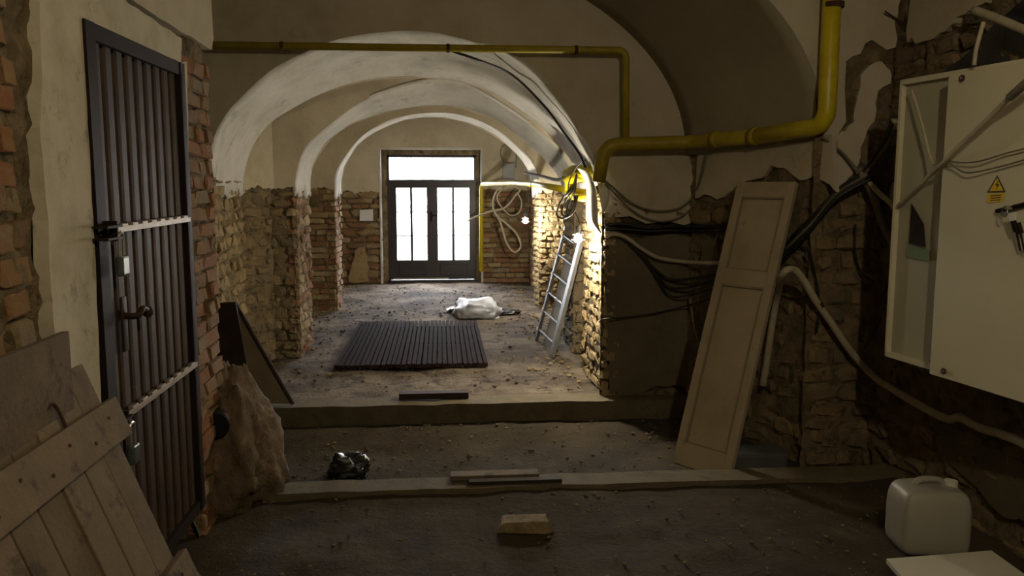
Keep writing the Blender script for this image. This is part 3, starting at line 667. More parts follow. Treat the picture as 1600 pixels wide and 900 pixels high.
b2 = un(821, 345, Y=10.45); bulb(tuple(b2), 'glaring bare bulb on the far right pier near the looped white cable', BULB_E*.8, (1, .92, .78), .034, True,
     [un(824, 325, Y=10.5), un(828, 300, Y=10.5), un(830, 285, Y=10.5)])
bulb(NEAR_LAMP['loc'], 'bare bulb hung from the near ceiling behind the viewer', NEAR_LAMP['e']*20, NEAR_LAMP['col'], .04, False, [V(NEAR_LAMP['loc'])+V((0, 0, .2)), V(NEAR_LAMP['loc'])+V((0, 0, .4))])


# ================================================================== LEANING CUPBOARD DOOR
def leaf_frame(bl_, br_, tl_):
    u = (br_-bl_).normalized(); v = tl_-bl_; m = frame(bl_, u, v); return m
cb = V((1.428, 4.956, 0.004)); th_, ph_, H, W, T = .942, .333, 1.853, .419, .035
cu_u = V((math.cos(th_), -math.sin(th_), 0)); cu_v = V((math.sin(ph_)*math.sin(th_), math.sin(ph_)*math.cos(th_), math.cos(ph_)))
m_ = frame(cb, cu_u, cu_v)
cu = thing('cupboard_door', cb, 'tall beige panelled cupboard door leaning against the right wall', 'door leaf')
def cpart(name, c, s, m, bev=0): return nbox(name, c, s, m, cu, m_, bev)
# local axes: x = width, z = length, y = into the wall (thickness)
sy = -1 if (m_.to_3x3() @ V((0, 1, 0))).y < 0 else 1
y_ = lambda d: sy*d
st = .055
cpart('stile', (st/2, y_(T/2), H/2), (st, T, H), 'wood_beige', .003); cpart('stile', (W-st/2, y_(T/2), H/2), (st, T, H), 'wood_beige', .003)
r1 = H*.335
for zc, hh in ((.07, .14), (H-.07-r1+.06, .10), (H-.05, .10)):
    cpart('rail', (W/2, y_(T/2), zc), (W-2*st, T-.002, hh), 'wood_beige', .002)
for a, b in ((.14, H-.07-r1+.01), (H-.07-r1+.11, H-.10)):
    cpart('panel', (W/2, y_(T/2+.006), (a+b)/2), (W-2*st, .012, b-a), 'wood_beige')
    bm = bmesh.new()
    for x in (st+.006, W-st-.006): box(bm, (x, y_(.01), (a+b)/2), (.012, .014, b-a), m_)
    for z in (a+.006, b-.006): box(bm, (W/2, y_(.01), z), (W-2*st, .014, .012), m_)
    obj('moulding', bm, 'board_pale', cu)
# ================================================================== CABINET
XB = 2.28
c_far = un(1415, 300, X=XB); c_dr = un(1470, 300, X=2.2)
zt_ = un(1478, 108, X=2.2).z; zb2 = un(1451, 585, X=2.2).z
dirn = (V((2.33, c_dr.y-.85, 0))-V((2.2, c_dr.y, 0))).normalized()
cab = thing('distribution_cabinet', (2.4, c_dr.y-.4, zb2), 'off-white electrical distribution cabinet with a yellow warning triangle on its door', 'cabinet')
mc = frame(V((2.2, c_dr.y, zb2)), dirn, (0, 0, 1))     # x along face towards the viewer, y sideways
sy = 1 if (mc.to_3x3() @ V((0, 1, 0))).x > 0 else -1   # +x world = into wall
Hc = zt_-zb2; Wc = .98; ext = (c_far-V((2.2, c_dr.y, 0))).dot(dirn)*-1
mb = mc
bm = bmesh.new(); d0 = .10
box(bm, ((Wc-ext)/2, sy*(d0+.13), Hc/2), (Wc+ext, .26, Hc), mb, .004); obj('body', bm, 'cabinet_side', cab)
bm = bmesh.new(); box(bm, ((Wc-ext)/2, sy*(d0-.01), Hc-.012), (Wc+ext, .03, .024), mb); box(bm, (-ext+.008, sy*(d0-.01), Hc/2), (.016, .03, Hc), mb); box(bm, ((Wc-ext)/2, sy*(d0-.01), .012), (Wc+ext, .03, .024), mb)
obj('rim', bm, 'cabinet', cab)
bm = bmesh.new(); box(bm, (Wc/2, sy*.05, Hc/2-.012), (Wc, .10, Hc-.03), mb, .004); dr = obj('door', bm, 'cabinet', cab)
PLC = (V((2.2, c_dr.y, 1.7))-(mc.to_3x3() @ V((0, sy, 0)))*.002, mc.to_3x3() @ V((0, sy, 0)))
def onc(x, y, d=0): return un(x, y, plane=(PLC[0]-PLC[1]*d, PLC[1]))
for x, y in ((1504, 122), (1475, 580)):
    q = onc(x, y); bm = bmesh.new(); tube_bm(bm, [q, q-PLC[1]*.006], .014, 12); s_ = obj('screw', bm, 'rust', dr)
    bm = bmesh.new(); tube_bm(bm, [q-PLC[1]*.005, q-PLC[1]*.009], .006, 8); obj('screw_slot', bm, 'shackle', dr)
nC = -PLC[1]
def cslab(name, px, d, th, m, par): 
    return slab(name, [onc(x, y, d) for x, y in px], nC, th, m, par)
wsn = cslab('warning_triangle', [(1558, 274), (1571, 300), (1542, 301)], .002, .001, 'ink', dr)
cslab('warning_triangle_face', [(1557.8, 278), (1567.5, 298), (1545.5, 299)], .003, .001, 'sign', dr)
cslab('lightning_bolt', [(1560, 281), (1555, 290), (1558.5, 290), (1555.5, 296), (1561.5, 288), (1558, 288)], .004, .001, 'ink', dr)
cslab('warning_plate', [(1543, 303), (1570, 301), (1567, 315), (1541, 317)], .002, .001, 'sign', dr)
for k in range(3): cslab('print_line', [(1547, 305.5+k*3.6), (1565-k, 304.3+k*3.6), (1565-k, 305.6+k*3.6), (1547, 306.8+k*3.6)], .003, .0005, 'ink', dr)
cslab('green_label', [(1417, 382), (1452, 392), (1452, 408), (1417, 400)], -.088, .002, 'green', cab)
cslab('dark_side_patch', [(1424, 318), (1443, 350), (1446, 386), (1420, 380)], -.09, .002, 'steel_frame', cab)  # flat dark patch on the cabinet's recessed side strip
# lock bar, keys
ky = thing('bunch_of_keys', onc(1582, 338, .02), 'keys with a white tag hanging from the cabinet lock', 'keys')
bm = bmesh.new(); P0, P1 = onc(1557, 330, .012), onc(1602, 319, .012); tube_bm(bm, [P0, P1], .009, 6); obj('lock_bar', bm, 'steel_frame', dr)
q = onc(1580, 324, .02); bm = bmesh.new(); tube_bm(bm, [q+V((0, .0, 0)), q+nC*.03], .008, 8)
tube_bm(bm, [q+nC*.03+V((0, .018*math.cos(a), -.02+.018*math.sin(a))) for a in [2*math.pi*i/12 for i in range(13)]], .002, 5); obj('key_ring', bm, 'chrome', ky)
slab('tag', [onc(1575, 334, .045), onc(1588, 332, .045), onc(1587, 344, .045), onc(1577, 345, .045)], nC, .002, 'paper', ky)
bm = bmesh.new()
for dx, dy in ((0, 0), (7, 3)):
    tube_bm(bm, [onc(1583+dx, 345+dy, .04), onc(1588+dx, 362+dy, .03)], .011, 8); tube_bm(bm, [onc(1588+dx, 362+dy, .03), onc(1594+dx, 392+dy, .02)], .004, 6)
obj('key', bm, 'steel_frame', ky)
# ================================================================== CABLES
def cable(px, r, m, label, cat='cable', group=None, name='cable', n=6, **pl):
    pts = [un(x, y, **pl) if not callable(pl.get('f')) else None for x, y in px]
    o = tube(name, pts, r, m, None, 8, True, n); return tag(o, label, cat, group)
def cable3(pts, r, m, label, name='cable', cat='cable', group=None, n=6):
    o = tube(name, pts, r, m, None, 8, True, n); return tag(o, label, cat, group)
offp = lambda x, y, d=.05: un(x, y, plane=(SA+sn*d, sn))
fy = lambda x, y, d=.04: un(x, y, Y=YN-d)
fx = lambda x, y, d=.04: un(x, y, X=XR-d)
cable3([offp(1192, 602, .03), offp(1199, 560, .03), offp(1206, 510, .03), offp(1215, 462, .04), fy(1224, 428, .07), fy(1240, 421, .08), fy(1256, 438, .08), fy(1275, 470, .08), fy(1298, 503, .08), fy(1330, 550, .07), fy(1365, 588, .06), fx(1398, 610), fx(1435, 632, .08), fx(1480, 655, .1), fx(1500, 652, .1), fx(1530, 668, .1), fx(1570, 680, .1), fx(1610, 698, .1), fx(1680, 740, .1)], .022, 'cable_white', 'thick white conduit arching up and down the rough wall below the cabinet', 'conduit', 'conduit')
q = fy(1279, 474, .08); qa = fy(1283, 480, .08); o = tube('tape', [q, qa], .0235, 'rust', None, 8, False); tag(o, 'dark red tape ring wrapped around the thick white conduit', 'tape')
hub = fy(1345, 272, .08)
GB = 'black cables bundled on the right wall'
for i in range(5):
    d = i*.018
    cable3([offp(1236-i*4, 372+i*9, .04+d*.5), offp(1268-i*2, 340+i*7, .05), fy(1308, 298+i*3, .07+d*.4), hub+V((d*.5, -d, -d*.3))], .012, 'cable_black' if i != 2 else 'cable_grey', ('topmost', 'second from the top', 'third from the top', 'fourth from the top', 'lowest')[i]+' of five sooty cables fanning down to the cupboard door', 'cable', 'cable', 'sooty cables fanning down to the cupboard door')
cable3([hub, fy(1358, 262), fy(1380, 235), fy(1398, 205), fy(1410, 180), fx(1418, 158, .03)], .016, 'cable_grey', 'grey cable rising from the cable junction to the upper corner trench')
cable3([hub, fy(1362, 250, .06), fy(1385, 214, .06), fy(1402, 170, .05), fy(1412, 150, .05)], .009, 'cable_black', 'thin black cable rising beside the grey one from the cable junction')
cable3([fy(1392, 318, .1), fy(1402, 270, .1), fy(1412, 232, .1), fy(1409, 205, .11), fy(1400, 192, .09), fy(1396, 188, .04)], .017, 'cable_white', 'white hooked conduit end beside the left edge of the cabinet', 'conduit', 'conduit')
cable3([hub+V((0, -.02, 0)), fy(1365, 305, .12), fy(1378, 345, .14), fy(1395, 380, .16), un(1404, 430, Y=4.45), un(1408, 480, Y=4.3), un(1414, 525, Y=4.15), un(1432, 560, Y=4.0), un(1452, 583, Y=3.9)], .026, 'cable_grey', 'thick grey cable bundle sweeping down to the lower corner of the cabinet')
cable3([hub, un(1372, 300, Y=4.6), un(1404, 335, Y=4.4), un(1410, 400, Y=4.3), un(1408, 470, Y=4.25), un(1417, 484, Y=4.1), un(1436, 465, Y=3.95), un(1448, 430, Y=3.85), un(1458, 395, Y=3.8)], .016, 'cable_white', 'pale cable looping up the left side of the cabinet')
cable3([onc(1610, 122, .12), onc(1585, 145, .10), onc(1545, 185, .07), onc(1500, 228, .05), onc(1478, 250, .04), onc(1455, 272, -.03), onc(1425, 300, -.05), onc(1404, 322, -.08)], .0105, 'cable_white', 'straight grey-white cable running diagonally over the cabinet front')
cable3([onc(1618, 118, .12), onc(1602, 131, .12), onc(1578, 152, .1)], .017, 'cable_grey', 'grey sleeve on the diagonal cable at the right edge', 'cable_sleeve', 'sleeve')
cable3([onc(1478, 250, .04), onc(1500, 254, .02), onc(1530, 252, .03), onc(1570, 240, .02), onc(1610, 230, .02)], .0035, 'cable_grey', 'upper thin wire crossing the cabinet door')
cable3([onc(1478, 250, .04), onc(1495, 263, .02), onc(1514, 270, .03), onc(1560, 261, .02), onc(1610, 247, .02)], .0035, 'cable_grey', 'lower thin wire crossing the cabinet door')
cable3([onc(1424, 140, -.05), onc(1434, 170, -.04), onc(1446, 215, -.04), onc(1452, 240, -.04), onc(1458, 257, -.02)], .006, 'cable_white', 'thin white wire dropping down the grey side strip of the cabinet')
cable3([fx(1522, 16, .1), fx(1545, 24, .1), fx(1575, 36, .1), fx(1612, 52, .1)], .02, 'cable_white', 'pale conduit crossing the dark hole above the cabinet', 'conduit', 'conduit')
cable3([onc(1522, 102, -.05), onc(1525, 78, -.05), onc(1531, 55, -.05), onc(1537, 34, -.05)], .009, 'cable_white', 'short white wire standing up from the cabinet top', 'conduit', 'conduit')
cable3([fx(1424, -20, .01), fx(1421, 0, .01), fx(1416, 40, .01), fy(1411, 66, .0), fy(1424, 110, .01), fy(1428, 118, .01)], .004, 'cable_black', 'thin dark wire running down the wall corner into the trench')
cable3([fy(1383, 18, .05), fy(1400, 29, .03), fx(1416, 38, .0)], .005, 'rust', 'bent nail-like wire sticking out of the plaster corner', 'wire', 'wire')
# cables on the end wall and the bay
ey = lambda x, y, d=.04: un(x, y, Y=Y1-d)
cable3([ey(936, 275, .1), ey(960, 295, .08), ey(985, 316), ey(1010, 327), ey(1035, 330), ey(1062, 325), ey(1082, 308), offp(1096, 275, .03), offp(1104, 240, .04)], .008, 'cable_grey', 'upper grey wire sagging under the horizontal gas pipe')
cable3([ey(945, 285, .1), ey(965, 308, .08), ey(990, 330), ey(1012, 342), ey(1040, 346), ey(1066, 338), ey(1085, 320)], .006, 'cable_grey', 'lower grey wire sagging under the horizontal gas pipe')
cable3([ey(946, 372, .06), ey(958, 366, .07), ey(978, 371, .08), ey(1002, 388, .08), ey(1030, 403, .08), ey(1070, 409, .08), offp(1100, 411, .08), offp(1130, 411, .08)], .015, 'cable_white', 'pale conduit running from the lit jamb to behind the cupboard door', 'conduit', 'conduit')
for i, (lab) in enumerate(('upper black cable drooping from the end wall trench', 'middle black cable drooping from the end wall trench', 'lowest black cable drooping from the end wall trench')):
    cable3([ey(975+i*8, 372+i*4), ey(1000+i*6, 395+i*6, .06), ey(1020+i*4, 418+i*9, .06), ey(1048, 437+i*13, .06), offp(1090, 434+i*12, .06), offp(1130, 425+i*10-(i == 1)*4, .07)], .011-.002*i, 'cable_black', lab)
for i, lab in enumerate(('black cable lying in the upper part of the horizontal trench', 'black cable lying along the bottom of the horizontal trench')):
    cable3([ey(945, 352+i*7, .03), ey(975, 350+i*8, .03), ey(1010, 356+i*5, .03), ey(1050, 354+i*6, .03), ey(1082, 355+i*6, .03), offp(1130, 352+i*8, .03)], .012, 'cable_black', lab)
cable3([ey(942, 499, .12), ey(975, 496, .06), ey(1020, 490, .06), ey(1060, 481, .06), offp(1100, 470, .05), offp(1125, 460, .06)], .006, 'cable_black', 'thin dark wire stretched low across the grey render')
cable3([offp(1078, 462, .03), offp(1083, 500, .03), offp(1090, 530, .04), offp(1094, 560, .04)], .012, 'cable_grey', 'short grey conduit running down the bay corner left of the cupboard door', 'conduit', 'conduit')
for i, (px, lab) in enumerate((([(1263, 385), (1272, 420), (1280, 470), (1276, 520)], 'thin dark wire hanging down just right of the white conduit arch'),
        ([(1337, 350), (1336, 390), (1345, 425), (1365, 440)], 'thin dark wire curling on the stones below the cable junction'),
        ([(1395, 400), (1385, 450), (1375, 500), (1350, 545)], 'thin dark wire hanging slantwise beside the thick grey bundle'))):
    cable3([fy(x, y, .03) for x, y in px], .006, 'cable_black', lab)
cable3([offp(1285, 214, .03), fy(1296, 222, .03), fy(1320, 243, .04), hub], .008, 'cable_grey', 'grey wire running from under the gas pipe elbow to the cable junction')
# black wires by the bulb and flaps of torn sheet
for i, lab in enumerate(('outer black wire loop hanging under the yellow valve', 'middle black wire loop hanging under the yellow valve', 'inner black wire loop hanging under the yellow valve')):
    cable3([un(905-i*2, 262+i*3, Y=6.5), un(893+i*3, 295, Y=6.45), un(878+i*7, 312, Y=6.5), un(870+i*8, 335-i*4, Y=6.5), un(882+i*3, 341-i*3, Y=6.45), un(897, 330-i*5, Y=6.45), un(903-i*3, 305, Y=6.45)], .007, 'cable_black', lab)
cable3([un(700, 78, Y=6.12), un(745, 93, Y=6.1), un(800, 117, Y=6.35), un(850, 165, Y=6.3), un(880, 205, Y=6.25), un(905, 240, Y=6.2), un(915, 262, Y=6.1)], .009, 'cable_black', 'dark cable following the right side of the widest arch')
fl = thing('torn_sheet', un(925, 300, Y=6.05), 'bright torn white sheet hanging over the lit jamb by the bulb', 'sheet')
def strip(name, L, Rr, m, par, th=.004):
    bm = bmesh.new(); a = [bm.verts.new(p) for p in L]; b = [bm.verts.new(p) for p in Rr]
    for i in range(len(L)-1): bm.faces.new((a[i], b[i], b[i+1], a[i+1]))
    o = obj(name, bm, m, par, True); md = o.modifiers.new('t', 'SOLIDIFY'); md.thickness = th; return o
Lp = [(902, 262), (911, 275), (917, 295), (917, 320), (918, 345), (930, 357)]; Rp = [(918, 266), (926, 280), (932, 300), (934, 325), (935, 350), (940, 364)]
strip('fold', smooth_pts([un(x, y, Y=6.28) for x, y in Lp]), smooth_pts([un(x, y, Y=6.06) for x, y in Rp]), 'plastic_flap', fl)
Lp = [(928, 268), (934, 290), (938, 315), (941, 333)]; Rp = [(944, 276), (953, 298), (950, 318), (944, 332)]
strip('fold', smooth_pts([un(x, y, Y=6.03) for x, y in Lp]), smooth_pts([un(x, y, Y=6.03) for x, y in Rp]), 'plastic_flap', fl)
# looped white cable at the far pier
cable3([un(731, 345, Y=13.1), un(745, 338, Y=13.1), un(765, 331, Y=13.0), un(790, 324, Y=12.9), un(805, 306, Y=12.8), un(812, 296, Y=12.8), un(795, 290, Y=12.8), un(778, 296, Y=12.8), un(770, 318, Y=12.8), un(776, 336, Y=12.8), un(792, 350, Y=12.8), un(808, 366, Y=12.8), un(814, 385, Y=12.8), un(804, 394, Y=12.8), un(792, 380, Y=12.8), un(783, 350, Y=12.8), un(776, 336, Y=12.75)], .014, 'cable_white', 'long white cable looped in front of the far brick wall')
cable3([un(808, 300, Y=12.7), un(815, 315, Y=12.7), un(811, 332, Y=12.7), un(797, 336, Y=12.7), un(780, 318, Y=12.7), un(778, 304, Y=12.7), un(790, 292, Y=12.7)], .010, 'cable_white', 'smaller pale cable coil beside the far bulb')
# grey box + notice
gb = nbox('junction_box', (un(794, 268, Y=YW).x, YW-.05, un(794, 268, Y=YW).z), (.19, .07, .26), 'greybox', None, None, .008); tag(gb, 'small grey junction box high on the far wall', 'box')
cable3([un(788, 256, Y=YW-.02), un(782, 240, Y=YW-.01), un(786, 228, Y=YW-.01), un(798, 226, Y=YW-.01), un(806, 240, Y=YW-.01), un(806, 262, Y=YW-.02)], .006, 'cable_grey', 'thin wire looping above the grey junction box')
nt_ = pxslab('notice', [(562, 328), (583, 327), (583, 345), (562, 345)], (0, -1, 0), .004, 'paper', None, 0, medge=None, Y=YW-.04); tag(nt_, 'white paper notice on the masonry left of the glazed door', 'notice')
pl_ = pxslab('plaster_lump', [(556, 390), (568, 386), (574, 400), (576, 438), (562, 442), (545, 440), (546, 422), (552, 405)], (0, -1, 0), .05, 'stone_pale', wf, .02, 30, Y=YW-.03)

# ================================================================== LADDER
Zl = ZF+.002
A0 = un(838, 532, Z=Zl); A1 = V((un(888, 345, Y=A0.y-.05).x, A0.y-.05, un(888, 345, Y=A0.y-.05).z))
B0 = un(862, 556, Z=Zl); B1 = V((un(913, 362, Y=B0.y-.05).x, B0.y-.05, un(913, 362, Y=B0.y-.05).z))
la = thing('ladder', (A0+B0)/2, 'aluminium ladder leaning on the right pier under the glaring bulb', 'ladder')
def rail(p, q, m, w_, d_, name='stile'):
    mm = frame(p, (0, 1, 0), q-p); L = (q-p).length; bm = bmesh.new()
    box(bm, (0, 0, L/2), (w_, d_, L), mm, .004); return obj(name, bm, m, la)
rail(A0, A1, 'dark_rail', .07, .03); rail(B0, B1, 'alu', .16, .035)
for i in range(6):
    t = (i+.6)/6.4; p = A0.lerp(A1, t); q = B0.lerp(B1, t); bm = bmesh.new(); d = (q-p).normalized()
    tube_bm(bm, [p, q], .013, 8); rg = obj('rung', bm, 'dark_rail', la); bm = bmesh.new(); tube_bm(bm, [p-d*.05, p-d*.03], .022, 8); obj('rung_end', bm, 'paper', la)
pk = thing('plank', (A0+B0)/2+V((.06, 0, 0)), 'grey plank standing behind the ladder rungs', 'plank')
mm = frame(A0.lerp(B0, .5)+V((.035, .02, 0)), (0, 1, 0), A1-A0); bm = bmesh.new(); box(bm, (0, 0, .74), (.44, .02, 1.52), mm); obj('board', bm, 'board_pale', pk)
# ================================================================== MAT OF SLATS
gx0, gx1, gy0, gy1 = -.95, .39, 7.15, 9.45
mt = thing('slatted_mat', (-.28, 8.3, ZF), 'brown slatted mat lying on the passage floor', 'mat'); mt.rotation_euler = (0, 0, 0)
ns = 30; wsl = (gx1-gx0)/ns
bm = bmesh.new(); box(bm, (0, 0, .006), (wsl*.74, gy1-gy0, .034)); me = bpy.data.meshes.new('slat'); bm.to_mesh(me); bm.free(); me.materials.append(M['slat'])
for i in range(ns):
    o = bpy.data.objects.new('slat', me); COL.objects.link(o); o.parent = mt
    o.location = (gx0+wsl*(i+.5)+.28, RND.uniform(-.015, .015), .028); o.rotation_euler = (0, RND.uniform(-.06, .06), RND.uniform(-.003, .003))
for y in (7.35, 8.3, 9.25):
    bm = bmesh.new(); box(bm, ((gx0+gx1)/2, y, ZF+.012), (gx1-gx0, .03, .014)); obj('cross_wire', bm, 'rust', mt)
# ================================================================== SACKS
def lumpy(name, c, s, m, par=None, seed=0, amp=.25, sub=4, flat=.0, fold=3.0):
    bm = bmesh.new(); bmesh.ops.create_icosphere(bm, subdivisions=sub, radius=1)
    for v in bm.verts:
        d = noise.fractal(v.co*1.6+V((seed, seed, 0)), .7, 2, 4)*amp + abs(noise.noise(v.co*fold+V((seed, 0, 3))))*amp*.8
        v.co *= 1+d
        v.co = V((math.copysign(abs(v.co.x)**.7, v.co.x), math.copysign(abs(v.co.y)**.7, v.co.y), v.co.z))
        v.co.z = max(v.co.z, -.35)
        v.co = V((v.co.x*s[0], v.co.y*s[1], (v.co.z+.35)*s[2])) + V(c)
    return obj(name, bm, m, par, True)
q = un(748, 500, Z=ZF); sk = lumpy('sack', (q.x, q.y+.42, ZF), (.27, .36, .125), 'whitebag', None, 4, .34, fold=2.2); tag(sk, 'crumpled white plastic sack on the passage floor behind the mat', 'sack')
q = un(797, 492, Z=ZF); o = lumpy('black_sack', (q.x-.02, q.y+.1, ZF), (.13, .16, .04), 'black', None, 9, .4); tag(o, 'flat black plastic scrap sticking out right of the white sack', 'plastic')
q = un(706, 490, Z=ZF); o = lumpy('black_sack', (q.x, q.y+.12, ZF), (.06, .1, .035), 'black', None, 12, .4); tag(o, 'small black plastic scrap left of the white sack', 'plastic')
q = un(540, 757, Z=0); o = lumpy('plastic_bag', (q.x, q.y+.16, .002), (.11, .08, .085), 'black', None, 5, .5, fold=4); tag(o, 'crumpled shiny black plastic bag on the floor by the stone sill', 'bag')
# ================================================================== PLANKS ON KERB AND SILL, BRICK
q = un(678, 622, Z=.15); o = nbox('plank', (q.x, q.y+.04, .165), (.52, .09, .045), 'wood_brown', None, None, .004); tag(o, 'short dark plank lying on the concrete kerb', 'plank')
q = un(790, 748, Z=.09)
o = nbox('plank', (q.x-.06, q.y+.03, .104), (.50, .09, .028), 'wood_grey', None, None, .004); tag(o, 'split grey plank lying on the stone sill', 'plank')
o = nbox('plank', (q.x+.05, q.y-.05, .098), (.52, .06, .018), 'wood_brown', None, None, .003); tag(o, 'thin dark plank in front of the split plank on the sill', 'plank')
q = un(822, 830, Z=ZN); bm = bmesh.new(); bm.from_mesh(BRICKS[2]); bmesh.ops.transform(bm, matrix=Matrix.Translation((q.x, q.y+.06, ZN+.012)) @ Matrix.Diagonal((.25, .12, .06, 1)), verts=bm.verts)
o = obj('brick', bm, 'stone_pale'); tag(o, 'single dusty brick lying in the middle of the near floor', 'brick')
# ================================================================== BOARDS AT THE FIRST ARCH
b1 = [un(338, 640, Y=5.98), un(397, 632, Y=5.93), un(368, 472, Y=6.04), un(340, 474, Y=6.06)]
b1[0].z = b1[1].z = .142
o = slab('board', b1, (0, -1, 0), .03, 'wood_brown', None, .006, seed=2, seg=.08); tag(o, 'dark rough board standing on the kerb against the left jamb', 'board')
o = tube('batten', [un(372, 627, Y=5.98), un(400, 626, Y=5.97), un(422, 628, Y=5.98)], .016, 'wood_brown'); tag(o, 'dark splintered batten lying at the foot of the two boards', 'batten')
p2 = thing('board', un(430, 627, Y=6.02), 'pale thin board with a dark edge leaning at the left jamb', 'board')
pa = un(369, 474, Y=6.13); pb = un(398, 627, Y=6.06); pc = un(459, 628, Y=6.02); pb.z = pc.z = .15
nn_ = (pb-pa).cross(pc-pa).normalized(); nn_ = nn_ if nn_.y < 0 else -nn_
slab('sheet', [pa, pb, pc], nn_, .012, 'board_pale', p2)
rb_ = [pa+nn_*.012, pc+nn_*.012]; bm = bmesh.new(); tube_bm(bm, rb_, .014, 6); obj('edge_batten', bm, 'wood_brown', p2)
# ================================================================== LEDGED DOOR LEANING ON THE LEFT WALL
tr = un(118, 572, X=XL+.02); ld_ = thing('plank_door', (-.9, tr.y-.4, 0), 'old ledged plank door leaning against the left brick wall', 'door leaf')
top = V((XL+.025, tr.y, tr.z)); bot = V((-.70, tr.y+.02, ZN)); mL = frame(bot, (0, -1, 0), top-bot); HL = (top-bot).length
sy = 1 if (mL.to_3x3() @ V((0, 1, 0))).x > 0 else -1      # outward
wpl = .135
for i in range(7):
    dh = [0, -.045, -.02, -.03, .0, -.05, -.02][i]; r0 = RND.uniform(-.004, .004)
    nbox('plank', (wpl*(i+.5), r0, (HL+dh)/2), (wpl-.008, .022, HL+dh), 'wood_grey', ld_, mL, .003)
for zc in (HL-.20, HL*.38):
    nbox('ledge', (wpl*3.5-.02, sy*.027, zc), (wpl*7+.04, .03, .13), 'wood_grey', ld_, mL, .004)
bm = bmesh.new(); tube_bm(bm, smooth_pts([mL @ V((.36, sy*.012, HL-.08)), mL @ V((.31, sy*.035, HL-.06)), mL @ V((.29, sy*.03, HL-.12)), mL @ V((.28, sy*.02, HL-.17))]), .005); obj('hook', bm, 'rust', ld_)
for zc in (HL-.20, HL*.38):
    for i in range(7):
        bm = bmesh.new(); p = mL @ V((wpl*(i+.5), sy*.043, zc+.02*(-1)**i)); nrm = mL.to_3x3() @ V((0, sy, 0)); tube_bm(bm, [p-nrm*.004, p+nrm*.002], .006, 6); obj('nail', bm, 'rust', ld_)
g2 = V((XL+.005, un(60, 520, X=XL).y+.02, un(60, 520, X=XL).z))
bb = thing('board', (XL+.06, g2.y-.5, 0), 'flat grey board behind the plank door under the left bricks', 'board')
nbox('sheet', (-1.085, g2.y-.45, g2.z/2+.03), (.02, .9, g2.z-.06), 'wood_grey', bb)
p3 = thing('plank', (-.62, 2.95, 0), 'loose wide plank lying against the foot of the plank door', 'plank')
mm = frame(V((-.66, 2.42, ZN)), (.25, 1, 0), (-.55, .15, .62)); nbox('board', (.18, 0, .26), (.36, .022, .52), 'wood_grey', p3, mm, .003)
# ================================================================== CANISTER
q = un(1468, 872, Z=ZN); cn = thing('canister', (q.x, q.y+.1, ZN), 'milky white plastic canister standing by the right wall', 'canister')
mm = Matrix.Translation((q.x, q.y+.11, ZN+.001)) @ Matrix.Rotation(-.12, 4, 'Z')
bm = bmesh.new(); box(bm, (0, 0, .15), (.31, .24, .30)); bmesh.ops.subdivide_edges(bm, edges=bm.edges[:], cuts=3, use_grid_fill=True)
for v in bm.verts:
    if v.co.z > .29: v.co.x *= .9; v.co.y *= .88; v.co.z += .012*(1-abs(v.co.x)/.15)
bmesh.ops.transform(bm, matrix=mm, verts=bm.verts); o = obj('body', bm, 'can', cn, True); md = o.modifiers.new('s', 'SUBSURF'); md.levels = 2; md.render_levels = 2
bm = bmesh.new(); tube_bm(bm, smooth_pts([mm @ V((-.07, 0, .28)), mm @ V((-.05, 0, .325)), mm @ V((.04, 0, .325)), mm @ V((.06, 0, .28))]), .016, 10); obj('handle', bm, 'can', cn, True)
bm = bmesh.new(); tube_bm(bm, [mm @ V((.095, 0, .28)), mm @ V((.095, 0, .325))], .03, 18); obj('cap', bm, 'white_board', cn)
# white board bottom right
P = [un(1385, 873, Z=.14), un(1549, 860, Z=.14), un(1640, 925, Z=.14), un(1460, 960, Z=.14)]
wb = thing('board', (P[0]+P[2])/2-V((0, 0, .14)), 'white laminated board lying low in front of the canister', 'board')
slab('top', P, (0, 0, 1), .02, 'white_board', wb)
c_ = (P[0]+P[1]+P[2]+P[3])/4; 
for k in (-.1, .14): nbox('batten', (c_.x+k, c_.y, ZN+.03), (.05, .1, .08), 'wood_grey', wb)
# slab behind cupboard door
q = un(1190, 742, Z=0); sl = nbox('slab', (q.x+.02, q.y+.16, .055), (.34, .2, .11), 'slate', None, None, .02); tag(sl, 'grey slab lying on the floor right of the leaning cupboard door', 'slab')
# black sheeting above cabinet
bm = bmesh.new(); R_0 = []
for j in range(15):
    row = []
    for i in range(31):
        y = 4.25-2.2*i/30; z = 2.12+(.62*j/14)*(0.3+.7*min(1, i/14)); x = XR-.005-.03*abs(noise.noise(V((y*6, z*5, 0))))-.05*noise.noise(V((y*3, z*4, 5)))
        row.append(bm.verts.new((x, y, z)))
    R_0.append(row)
for j in range(14):
    for i in range(30): bm.faces.new((R_0[j][i], R_0[j][i+1], R_0[j+1][i+1], R_0[j+1][i]))
o = obj('plastic_sheeting', bm, 'black', None, True); tag(o, 'crumpled black sheeting in the broken hole above the cabinet', 'sheeting')
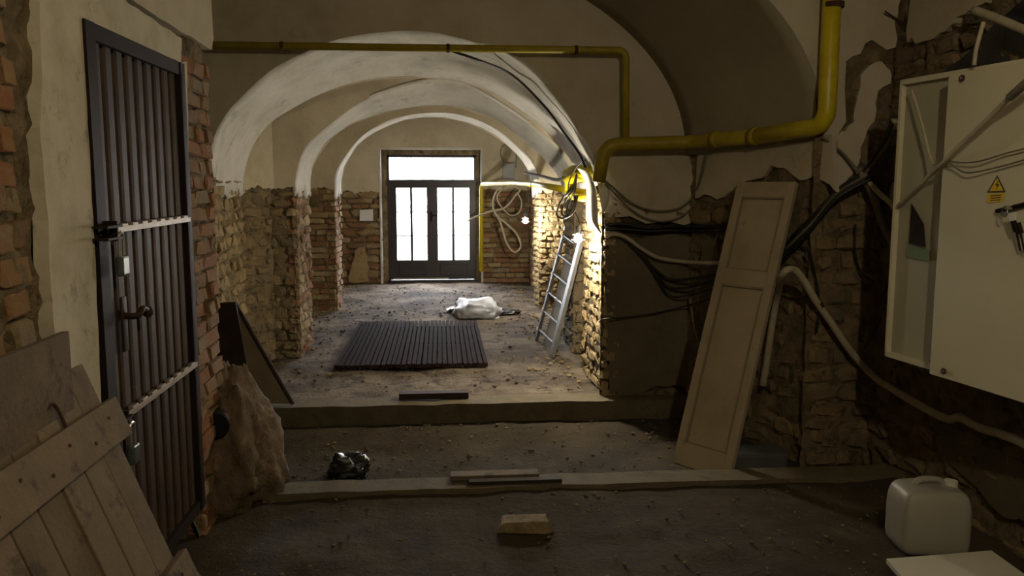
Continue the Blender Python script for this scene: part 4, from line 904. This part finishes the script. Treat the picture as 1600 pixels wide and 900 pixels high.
# ================================================================== RUBBLE FOOTING at the end of the left wall
bm = bmesh.new(); bmesh.ops.create_icosphere(bm, subdivisions=5, radius=1)
for v in bm.verts:
    z = v.co.z; d = noise.fractal(v.co*2.2, .7, 2, 5)*.16+abs(noise.noise(v.co*5))*.12
    v.co *= 1+d; hz = (v.co.z+1)/2
    v.co = V((-1.16+v.co.x*(.36-.22*hz), 4.54+v.co.y*(.44-.16*hz), -.15+hz*.9))
o = struct(obj('rubble_footing', bm, 'sackcloth', wl, True)); del o['kind']
q = un(334, 665, X=-1.0); bm = bmesh.new(); 
dv = (V((-.98, q.y-.12, q.z+.04))-q).normalized(); dv = V((.35, -.94, .05)).normalized(); Pq = un(337, 665, Y=4.2); Dq = (Pq-_C); Dq.z = 0; Dq.normalize()
tube_bm(bm, [Pq+Dq*.25, Pq], .07, 20); dp = obj('drain_pipe', bm, 'ink', None, True); tag(dp, 'dark open end of a round drain pipe in the crumbled wall foot', 'pipe')
bm = bmesh.new(); tube_bm(bm, [Pq+Dq*.001, Pq-Dq*.003], .062, 20); obj('opening', bm, 'hole', dp).matrix_parent_inverse = Matrix()  # black disc painted as the dark hollow of the capped pipe
# ================================================================== DEBRIS (uncountable)
def debris(name, n, reg, zf, s0, s1, m, seed, dens=None):
    r = random.Random(seed); bm = bmesh.new()
    for _ in range(n):
        x = r.uniform(reg[0], reg[1]); y = r.uniform(reg[2], reg[3])
        if dens and not dens(x, y, r): continue
        if zf > .1 and -1.05 < x < .48 and 7.05 < y < 9.55: continue
        if zf > .1 and (6 < y < 7.3 or 7.6 < y < 8.5 or 10.5 < y < 11.2) and not (-1.27 if y > 7.5 else -1.5) < x < (1.02 if y > 10 else 1.1): continue
        s = s0+(s1-s0)*r.random()**3; k = len(bm.verts)
        T = Matrix.Translation((x, y, zf+s*.15)) @ Matrix.Rotation(r.uniform(0, 6.3), 4, 'Z') @ Matrix.Rotation(r.uniform(-.5, .5), 4, 'X') @ Matrix.Diagonal((s, s*r.uniform(.5, 1), s*r.uniform(.3, .7), 1))
        bmesh.ops.create_icosphere(bm, subdivisions=1, radius=.5, matrix=T)
    o = obj(name, bm, m); o['kind'] = 'stuff'; o['label'] = {'floor_far': 'small grey crumbs of mortar strewn over the passage floor', 'stone': 'dark gravel and crumbs on the '+('near earth floor' if zf else 'bay floor below the kerb'), 'stone_pale': 'pale mortar rubble heaped along wall feet'}[m]; o['category'] = 'debris'
    return o
debris('gravel', 1500, (-1.6, 1.4, 6.3, 13.3), ZF, .01, .045, 'floor_far', 1)
debris('gravel', 700, (-1.0, 2.4, 2.6, 4.35), ZN, .006, .03, 'stone', 6)
debris('gravel', 700, (-.8, 1.8, 4.65, 5.9), 0, .006, .035, 'stone', 2)
def edge(x, y, r): 
    e = min(abs(x+1.55), abs(x-1.12)); return r.random() < math.exp(-e*7) or ((x-.98)**2+(y-7.2)**2 < .12 and r.random() < .6)
debris('rubble', 4500, (-1.6, 1.3, 6.25, 13.2), ZF, .012, .06, 'stone_pale', 3, edge)
debris('gravel', 500, (-.9, -.4, 4.2, 5.9), 0, .006, .03, 'stone', 4, lambda x, y, r: r.random() < math.exp(-(x+.9)*7))
def dpx(): pass
